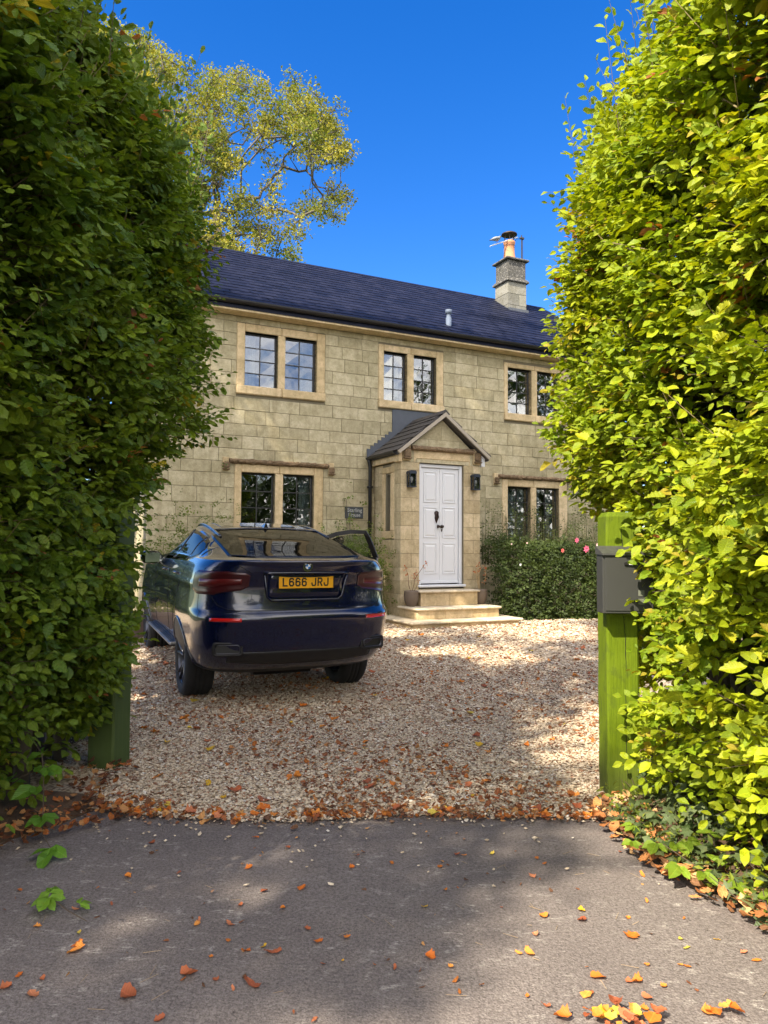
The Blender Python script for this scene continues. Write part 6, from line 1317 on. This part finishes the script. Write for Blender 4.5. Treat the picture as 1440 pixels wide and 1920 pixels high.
# ---- potted plants
def urn(u, y, label, twigs, seed):
    o = tag(empty('plant_pot', tuple(hw(u, y, .508)), A_F), label, 'plant pot', 'pots beside the front steps'); r = np.random.default_rng(seed)
    m_ = MB(); m_.lathe([(.0, 0), (.075, 0), (.085, .01), (.115, .09), (.128, .17), (.122, .245), (.120, .265), (.105, .265), (.105, .22), (0, .22)], 28); m_.build('pot', M_POT, o, True)
    m_ = MB(); Ps = []
    for tw in twigs: m_.tube(tw, np.linspace(.006, .0025, len(tw)), 5); Ps += [np.array(tw[i]) * (1 - q) + np.array(tw[i + 1]) * q for i in range(len(tw) // 2, len(tw) - 1) for q in (.2, .6, .95)]
    m_.build('twig', simple('bare_twig', (.16, .09, .05), .8) if seed == 1 else simple('pale_cane', (.38, .26, .12), .7), o)
    Ps = np.repeat(np.array(Ps), 3, 0); n = len(Ps); Ps = Ps + r.normal(0, .018, Ps.shape); C = np.where(r.random((n, 1)) < .6, np.array([.42, .10, .035]), np.array([.45, .22, .10])); leaves_obj('leaves', Ps, r.normal(0, 1, (n, 3)) - [0, 0, .5], r.normal(0, 1, (n, 3)), r.uniform(.025, .05, n), C, M_DEAD, o, TPLO); return o
urn(-.115, -1.33, 'grey brown pot with a reddish leaved bare shrub left of the steps', [[(0, 0, .22), (-.05, 0, .36), (-.06, 0, .52), (-.10, 0, .62), (-.11, 0, .68)], [(0, 0, .22), (.05, 0, .36), (.07, 0, .48), (.04, 0, .55), (.10, 0, .58)], [(.06, 0, .45), (.14, 0, .56), (.22, .0, .66), (.30, 0, .76)], [(0, 0, .22), (.09, 0, .3), (.13, 0, .42), (.12, 0, .5)]], 1)
urn(1.29, -1.30, 'grey brown pot with arching pale canes right of the steps', [[(0, 0, .22), (-.04, 0, .4), (-.02, 0, .55), (.03, 0, .66), (.08, 0, .69), (.11, 0, .64), (.115, 0, .5), (.09, 0, .38)], [(-.02, 0, .22), (-.06, 0, .4), (-.08, 0, .55), (-.05, 0, .62), (-.12, 0, .56)], [(0, 0, .22), (-.02, 0, .5), (-.03, 0, .68), (-.04, 0, .72)]], 2)
PB = tag(empty('planter', (-3.64, 10.55, float(gz(10.55))), R(38)), 'square pinkish grey planter with green leaves left of the car', 'planter'); m_ = MB()
m_.add([(-.15, -.15, 0), (.15, -.15, 0), (.15, .15, 0), (-.15, .15, 0), (-.19, -.19, .27), (.19, -.19, .27), (.19, .19, .27), (-.19, .19, .27)], [[0, 1, 5, 4], [1, 2, 6, 5], [2, 3, 7, 6], [3, 0, 4, 7], [3, 2, 1, 0]]); m_.box(-.21, .21, -.21, -.175, .271, .33, .006); m_.box(-.21, .21, .175, .21, .271, .33, .006); m_.box(-.21, -.175, -.174, .174, .271, .329, .006); m_.box(.175, .21, -.174, .174, .271, .329, .006); m_.box(-.18, .18, -.18, .18, .25, .29); m_.build('planter_box', M_PLANTER, PB)
rng = np.random.default_rng(12); n = 60; A_ = (np.column_stack([rng.uniform(-.15, .15, n), rng.uniform(-.15, .15, n), rng.uniform(.27, .40, n)]), rng.normal(0, 1, (n, 3)) + [0, 0, .8], rng.normal(0, .6, (n, 3)) + [0, 0, 1], rng.uniform(.07, .14, n), np.tile([.16, .20, .03], (n, 1)) * rng.uniform(.5, 1.3, (n, 1))); leaves_obj('leaves', *A_, M_LEAF, PB)

# ================================================================== GROUND PLANTS
def lobed(k=5, depth=.5, curl=.1):
    V = [(0, 0, 0)]; UV = [(.5, 0)]; n = k * 2 + 1
    for i in range(n): a = math.radians(-125 + 250 * i / (n - 1)); r_ = (1.0 if i % 2 == 1 else 1 - depth) * (1 - .25 * abs(i - n // 2) / (n / 2)); V.append((math.sin(a) * r_ * .55, .35 + math.cos(a) * r_ * .55, -curl * r_ ** 2)); UV.append((.5 + math.sin(a) * .5, .5 + math.cos(a) * .5))
    V.append((0, .33, .03)); UV.append((.5, .5)); c = n + 1
    return np.array(V), np.array(UV), [np.array([[c, i + 1, i] for i in range(1, n)] + [[c, 1, 0], [c, 0, n]])]
IVY = [lobed(5, .45, .12), lobed(3, .4, .05)]
rng = np.random.default_rng(41)
gc = tag(empty('ivy', (1.55, 3.7, 0)), 'low variegated ivy growing round the foot of the right gate post', 'ivy')
n = 900; y = rng.uniform(2.6, 4.45, n); x = np.maximum(verge_r(y) + rng.uniform(.02, .55, n) ** 1.1, np.where(y > 4.1, 1.58, 0)); z = .05 + rng.random(n) ** 2 * .20 * np.clip((x - verge_r(y)) * 3, .25, 1); P_ = np.stack([x - 1.55, y - 3.7, z], 1)
tt = rng.random((n, 1)); C = np.array([.05, .085, .025]) * (1 - tt) + np.array([.16, .20, .09]) * tt
tag(leaves_obj('leaves', P_, rng.normal(0, 1, (n, 3)) * [1, 1, .35] - [.4, .5, 0], rng.normal(0, .35, (n, 3)) + [-.3, -.5, 1], rng.uniform(.045, .085, n), C, M_LEAF, gc, IVY, 1.1), kind='stuff')
n = 120; y = rng.uniform(2.9, 4.3, n); x = verge_r(y) + rng.uniform(.05, .5, n); A_ = np.stack([x - 1.55, y - 3.7, .02 + 0 * x], 1); V, F = stems_mesh(A_, A_ + rng.normal(0, .12, (n, 3)) * [1, 1, .3] + [0, 0, .1], .003, .002); tag(ob('vines', mkmesh('vines', V, F, M_TWIG), gc), kind='stuff')
def compound(name, label, loc, heads, lsize, col, seed):
    """arching stem(s) with toothed leaves in threes"""
    r = np.random.default_rng(seed); o = tag(empty(name, loc), label, 'bramble'); m_ = MB(); P_, D_, N_ = [], [], []; S_ = []
    for (pts, hs) in heads:
        m_.tube(pts, np.linspace(.004, .002, len(pts)), 5)
        for (p, az, sz) in hs:
            for k_, da in enumerate((0, 1.1, -1.1) if r.random() < .8 else (0, .8, -.8, 1.9, -1.9)):
                a = az + da + r.normal(0, .12); P_.append(p); D_.append((math.cos(a), math.sin(a), r.normal(-.12, .12))); N_.append((r.normal(0, .2), r.normal(-.35, .2), 1)); S_.append(sz * lsize * (1 if k_ == 0 else .82))
    m_.build('stem', M_TWIG, o, True); n = len(P_); C = np.tile(col, (n, 1)) * r.uniform(.8, 1.25, (n, 1)); leaves_obj('leaves', np.array(P_), np.array(D_), np.array(N_), np.array(S_), C, M_LEAF, o, TPL, .66); return o
compound('bramble_shoot', 'bright green bramble shoot reaching out of the foot of the left hedge', (-1.95, 4.1, 0), [([(-.25, .2, .55), (-.05, 0, .50), (.10, -.1, .36), (.16, -.2, .22), (.25, -.4, .06), (.38, -.55, .02)], [((.10, -.1, .37), 2.6, 1), ((.14, -.12, .30), -.3, 1.0), ((.12, -.2, .22), -2.2, 1.25), ((.22, -.35, .12), -1.2, 1.1), ((.36, -.55, .05), -1.5, 1.25)]),
          ([(-.2, 0, .1), (0, -.1, .25), (.15, -.05, .3)], [((.05, -.08, .28), .5, 1.1), ((-.1, -.05, .2), 2, 1.1)])], .105, (.10, .22, .022), 3)
compound('bramble_shoot', 'small bramble runner lying on the tarmac at the lower left', (-1.36, 3.05, .012), [([(-.02, .06, .03), (.02, 0, .03), (.10, -.06, .02), (.20, -.12, .01)], [((-.02, .04, .045), 2.0, .9), ((-.01, .0, .04), -1.6, 1.1), ((.13, -.02, .03), .9, .75)])], .075, (.14, .26, .025), 4)
hd = []
for (x, y, z, a, s_) in ((1.27, 3.74, .10, 2.8, .8), (1.22, 3.60, .08, -1.7, .8), (1.30, 3.50, .11, -2.2, 1), (1.36, 3.42, .14, -1.3, 1.0), (1.43, 3.46, .14, -.6, 1), (1.32, 3.28, .10, -2.6, 1.0), (1.40, 3.22, .10, -1.2, .9), (1.47, 3.3, .12, .2, .9), (1.5, 3.12, .10, -1.5, .9), (1.58, 3.0, .10, -2, .9), (1.55, 3.5, .16, .9, 1), (1.66, 2.8, .1, -2, 1)): hd.append(([(x + .15 - 1.35, y + .1 - 3.4, .0), (x - 1.35, y - 3.4, z)], [((x - 1.35, y - 3.4, z), a, s_)]))
compound('bramble_patch', 'sunlit lime green brambles spilling onto the tarmac edge below the right hedge', (1.35, 3.4, 0), hd, .088, (.17, .26, .02), 5)
n = 1500; rng = np.random.default_rng(8)   # low weeds on the verge
y = rng.uniform(2.2, 4.3, n); x = verge_r(y) + rng.random(n) ** 1.2 * .8; tg_ = leaves_obj('weeds', np.stack([x, y, .04 + rng.random(n) * .10], 1), rng.normal(0, 1, (n, 3)) * [1, 1, .7] + [0, 0, .4], rng.normal(0, .6, (n, 3)) + [0, 0, 1], rng.uniform(.02, .05, n), np.array([.10, .15, .02]) + rng.random((n, 1)) * np.array([.14, .13, .01]), M_LEAF, None, TPLO, .5); tag(tg_, kind='stuff')

# ================================================================== FALLEN LEAVES
def dead_tpl(seed):
    r = np.random.default_rng(seed); ni, nj = 5, 8; V, UV = [], []; cu, cv, tw = r.uniform(.5, 2.4), r.uniform(-.6, 1.2), r.normal(0, .5)
    for i in range(ni):
        for j in range(nj):
            q = j / (nj - 1); w = [.04, .20, .40, .30, .46, .30, .30, .03][j] * (1 + r.uniform(-.3, .3)); u = (i / (ni - 1) - .5) * 2 * w; a = u * cu + tw * (q - .5); V.append((math.sin(a * 1.3) / 1.3 if abs(cu) > .1 else u, q - .5, (1 - math.cos(a * 1.4)) * .42 + cv * (q - .5) ** 2 * .5 + r.uniform(-.04, .07))); UV.append((.5 + u, q))
    V = np.array(V); V[:, 2] -= V[:, 2].min(); return V, np.array(UV), [grid_faces(ni, nj)]
DTP = [dead_tpl(s) for s in range(10)]
kinds = {'orange': [(0, (.50, .13, .02)), (.5, (.58, .19, .03)), (1, (.66, .27, .06))], 'brown': [(0, (.26, .075, .035)), (.5, (.40, .12, .05)), (1, (.50, .20, .10))], 'yellow': [(0, (.52, .28, .02)), (.5, (.58, .36, .03)), (1, (.52, .42, .08))]}
DM = {k: leaf_mat('fallen_leaf_' + k, trans=.12, rough=.6, src='rnd', hue=h, spec=.25, pleat=.4) for k, h in kinds.items()}
DME = {(k, i): mkmesh('fallen_leaf', t_[0] * [.9, 1, 1], t_[2], DM[k], True, uv=t_[1]) for k in kinds for i, t_ in enumerate(DTP)}
spots = [(-1.57,3.22),(-1.35,2.92),(-1.14,2.79),(-1.13,3.11),(-1.17,2.88),(-1.15,3.36),(-1.16,3.73),(-0.93,3.4),(-1.26,3.06),(-0.73,2.95),(-1.17,2.58),(-1.26,2.6),(-1.27,2.53),(-1.16,2.49),(-1.13,2.76),(-0.84,2.49),(-0.67,2.61),(-0.62,2.72),(-0.73,2.98),(-0.6,2.95),(-0.59,3.1),(-0.65,3.81),(-0.47,3.69),(-0.62,3.46),(-0.51,3.23),(-0.41,3.08),(-0.35,3.26),(-0.29,2.92),(-0.44,2.79),(-0.4,2.75),(-0.5,2.76),(-0.24,2.83),(-0.13,2.86),(-0.44,2.55),(-0.5,2.53),(-0.57,2.58),(-0.7,2.37),(-0.21,2.37),(-0.14,2.7),(0.05,2.66),(-0.21,2.68),(-0.14,3.47),(-0.12,3.6),(0.28,3.25),(0.18,3.1),(0.54,3.63),(0.37,3.62),(0.5,3.1),(0.6,2.89),(0.83,3.08),(1.0,3.02),(0.97,2.88),(1.13,3.16),(0.81,3.0),(1.23,3.02),(1.15,2.86),(1.15,2.8),(1.29,2.86),(1.08,2.69),(1.1,2.68),(0.96,2.69),(0.97,2.56),(0.89,2.59),(0.86,2.59),(0.49,2.5),(0.54,2.45),(0.69,2.51),(0.76,2.61),(0.55,2.76),(0.18,2.73),(0.25,2.67),(0.86,2.44),(1.37,2.72),(1.35,2.77),(1.18,3.66),(1.2,3.41),(0.4,3.61),(0.69,3.39),(0.66,3.03),(0.51,2.76)]
big = {(-1.13,2.76), (-.84, 2.49), (-.67, 2.61), (-.44, 2.55), (-.40, 2.75), (.97, 2.88), (-1.16,2.49), (.76,2.61)}; yel_ = {(-1.17,2.88), (.18,3.1), (.83,3.08), (1.15,2.86), (1.15,2.8), (1.29,2.86), (-.14,2.7), (-.44,2.79), (.54,3.63)}
r5 = np.random.default_rng(99)
def drop(x, y, kind, size, label, group, z=None):
    o = bpy.data.objects.new('fallen_leaf', DME[(kind, int(r5.integers(0, 10)))]); COL.objects.link(o); o.location = (x, y, (.005 if y < 4 else float(gz(y)) + .022) if z is None else z)
    o.rotation_euler = (r5.normal(0, .15), r5.normal(0, .15), r5.uniform(0, 6.28)); o.scale = (size * r5.uniform(.6, 1.0), size, size * r5.uniform(.7, 1.1)); tag(o, label, 'leaf', group); return o
adj = {'orange': 'curled orange dead leaf', 'brown': 'crumpled brown dead leaf', 'yellow': 'bright yellow fallen leaf'}
def where(x, y):
    a = 'far left' if x < -.95 else 'far right' if x > .95 else 'left of centre' if x < -.3 else 'right of centre' if x > .35 else 'at the centre'
    b = 'by the gravel' if y > 3.45 else 'halfway down' if y > 2.85 else 'low down' if y > 2.55 else 'at the bottom'
    return a + ' ' + b
for q in spots:
    k = 'yellow' if q in yel_ else 'orange' if r5.random() < .55 else 'brown'; s_ = r5.uniform(.050, .062) if q in big else r5.uniform(.018, .040); lit = q[0] > .1 + (q[1] - 2.25)
    drop(q[0], q[1], k, s_, f"{'large' if q in big else 'small'} {adj[k]} on the {'sunlit' if lit else 'shaded'} tarmac, {where(q[0], q[1])}", f"{k} leaves fallen on the {'sunlit' if lit else 'shaded'} tarmac")
for i in range(30):
    k = 'orange' if r5.random() < .55 else 'brown' if r5.random() < .7 else 'yellow'; x, y = .78 + r5.normal(0, .09), 2.36 + r5.normal(0, .045); drop(x, y, k, r5.uniform(.025, .055), f"{adj[k]} in the heap at the bottom, {'left end' if x < .70 else 'right end' if x > .86 else 'middle'}, {'upper' if y > 2.36 else 'lower'} side", 'leaves heaped on the tarmac', .006 + r5.random() * .03)
for i in range(5): drop(1.08 + r5.normal(0, .03), 2.40 + r5.normal(0, .02), 'orange', r5.uniform(.03, .055), 'orange dead leaf in the small clump at the lower right', 'leaf clump at the lower right', .006 + i * .006)
for i in range(140):      # on the gravel
    y = 4.1 + 8 * r5.random() ** 1.7; x = r5.uniform(-.33 * y - .1, .29 * y); 
    if y < 5.2 and not (-1.7 < x < 1.3): continue
    k = 'orange' if r5.random() < .40 else 'brown' if r5.random() < .72 else 'yellow'; drop(x, y, k, r5.uniform(.035, .075) * (1 + .03 * y), f"{adj[k]} on the gravel {'near the front steps' if y > 9.5 else 'just behind the car' if y > 6 and x < .2 else 'right of the car' if y > 6 else 'left of the gateway middle' if x < -.5 else 'by the right gate post' if x > .7 else 'in the middle of the gateway'}", f"{k} leaves fallen on the gravel")
for i in range(36):       # gathered where the gravel meets the tarmac
    x = r5.uniform(-1.55, 1.2); y = float(grav_edge(np.array(x))) + r5.normal(.03, .04); k = 'orange' if r5.random() < .62 else 'brown' if r5.random() < .8 else 'yellow'; drop(x, y, k, r5.uniform(.035, .075), f"{adj[k]} caught along the edge of the gravel", f"{k} leaves along the gravel edge", .02)
def litter(name, n, gen, size, seed, cols=((.42, .14, .03), (.24, .09, .04), (.50, .26, .10), (.14, .07, .04))):
    global rng; rng = np.random.default_rng(seed); x, y, z = gen(n); n = len(x); c = np.array(cols)[rng.integers(0, len(cols), n)] * rng.uniform(.7, 1.2, (n, 1))
    return tag(leaves_obj(name, np.stack([x, y, z], 1), rng.normal(0, 1, (n, 3)) * [1, 1, .25], rng.normal(0, .5, (n, 3)) + [0, 0, 1], rng.uniform(*size, n), c, M_DEAD, None, [(t_[0] + [0, .5, 0], t_[1], t_[2]) for t_ in DTP[:4]], .9), kind='stuff')
def g1(n):
    y = rng.uniform(2.3, 4.9, n); x = -(np.maximum(-verge_l(y), 0) - .10 + np.abs(rng.normal(0, .35, n)) - .12 * smooth(3.2, 4.0, y)); m = (x > -2.8) & ~((y > 4.15) & (x > -1.60)); return x[m], y[m], .03 + rng.random(m.sum()) * .06
litter('leaf_litter', 1300, g1, (.02, .05), 51, ((.34, .11, .03), (.16, .06, .03), (.40, .20, .08), (.10, .05, .03)))
def g2(n):
    y = rng.uniform(2.2, 4.3, n); x = verge_r(y) - .05 + rng.random(n) ** 1.3 * .9; return x, y, .02 + rng.random(n) * .06
litter('leaf_litter', 1300, g2, (.03, .065), 52, ((.50, .22, .08), (.35, .14, .05), (.60, .38, .18), (.2, .1, .05)))
def g3(n):
    y = 4.05 + 8.5 * rng.random(n) ** 1.5; x = rng.uniform(-.34 * y - .1, .3 * y, n); m = (hnoise(x * 1.4, y * 1.1, 23) > -.25) & ((y > 5.2) | ((x > -1.75) & (x < 1.33))); return x[m], y[m], gz(y[m]) + .020 + rng.random(m.sum()) * .008
litter('leaf_litter', 6500, g3, (.015, .040), 53, ((.36, .12, .03), (.24, .09, .04), (.42, .20, .08), (.20, .08, .04)))
def g4(n):
    x = rng.uniform(-1.7, 1.25, n); return x, grav_edge(x) + rng.normal(.02, .06, n), .012 + rng.random(n) * .02
litter('leaf_litter', 260, g4, (.02, .05), 54)
def g5(n):
    x = rng.uniform(-1.7, 1.6, n); y = rng.uniform(2.2, 4.0, n); return x, y, .006 + 0 * x
litter('leaf_litter', 90, g5, (.012, .025), 55)
n = 130; rng = np.random.default_rng(61); A_ = np.stack([rng.uniform(-1.6, 1.5, n), rng.uniform(2.2, 6.5, n), np.full(n, .006)], 1); A_[:, 2] += np.where(A_[:, 1] > 4, .02, 0); a = rng.uniform(0, 6.28, n); l_ = rng.uniform(.02, .07, n)
V, F = stems_mesh(A_, A_ + np.stack([np.cos(a) * l_, np.sin(a) * l_, .004 + 0 * a], 1), .0012, .0008); tag(ob('twig_litter', mkmesh('twig_litter', V, F, simple('dry_stalk', (.34, .24, .14), .8))), kind='stuff')
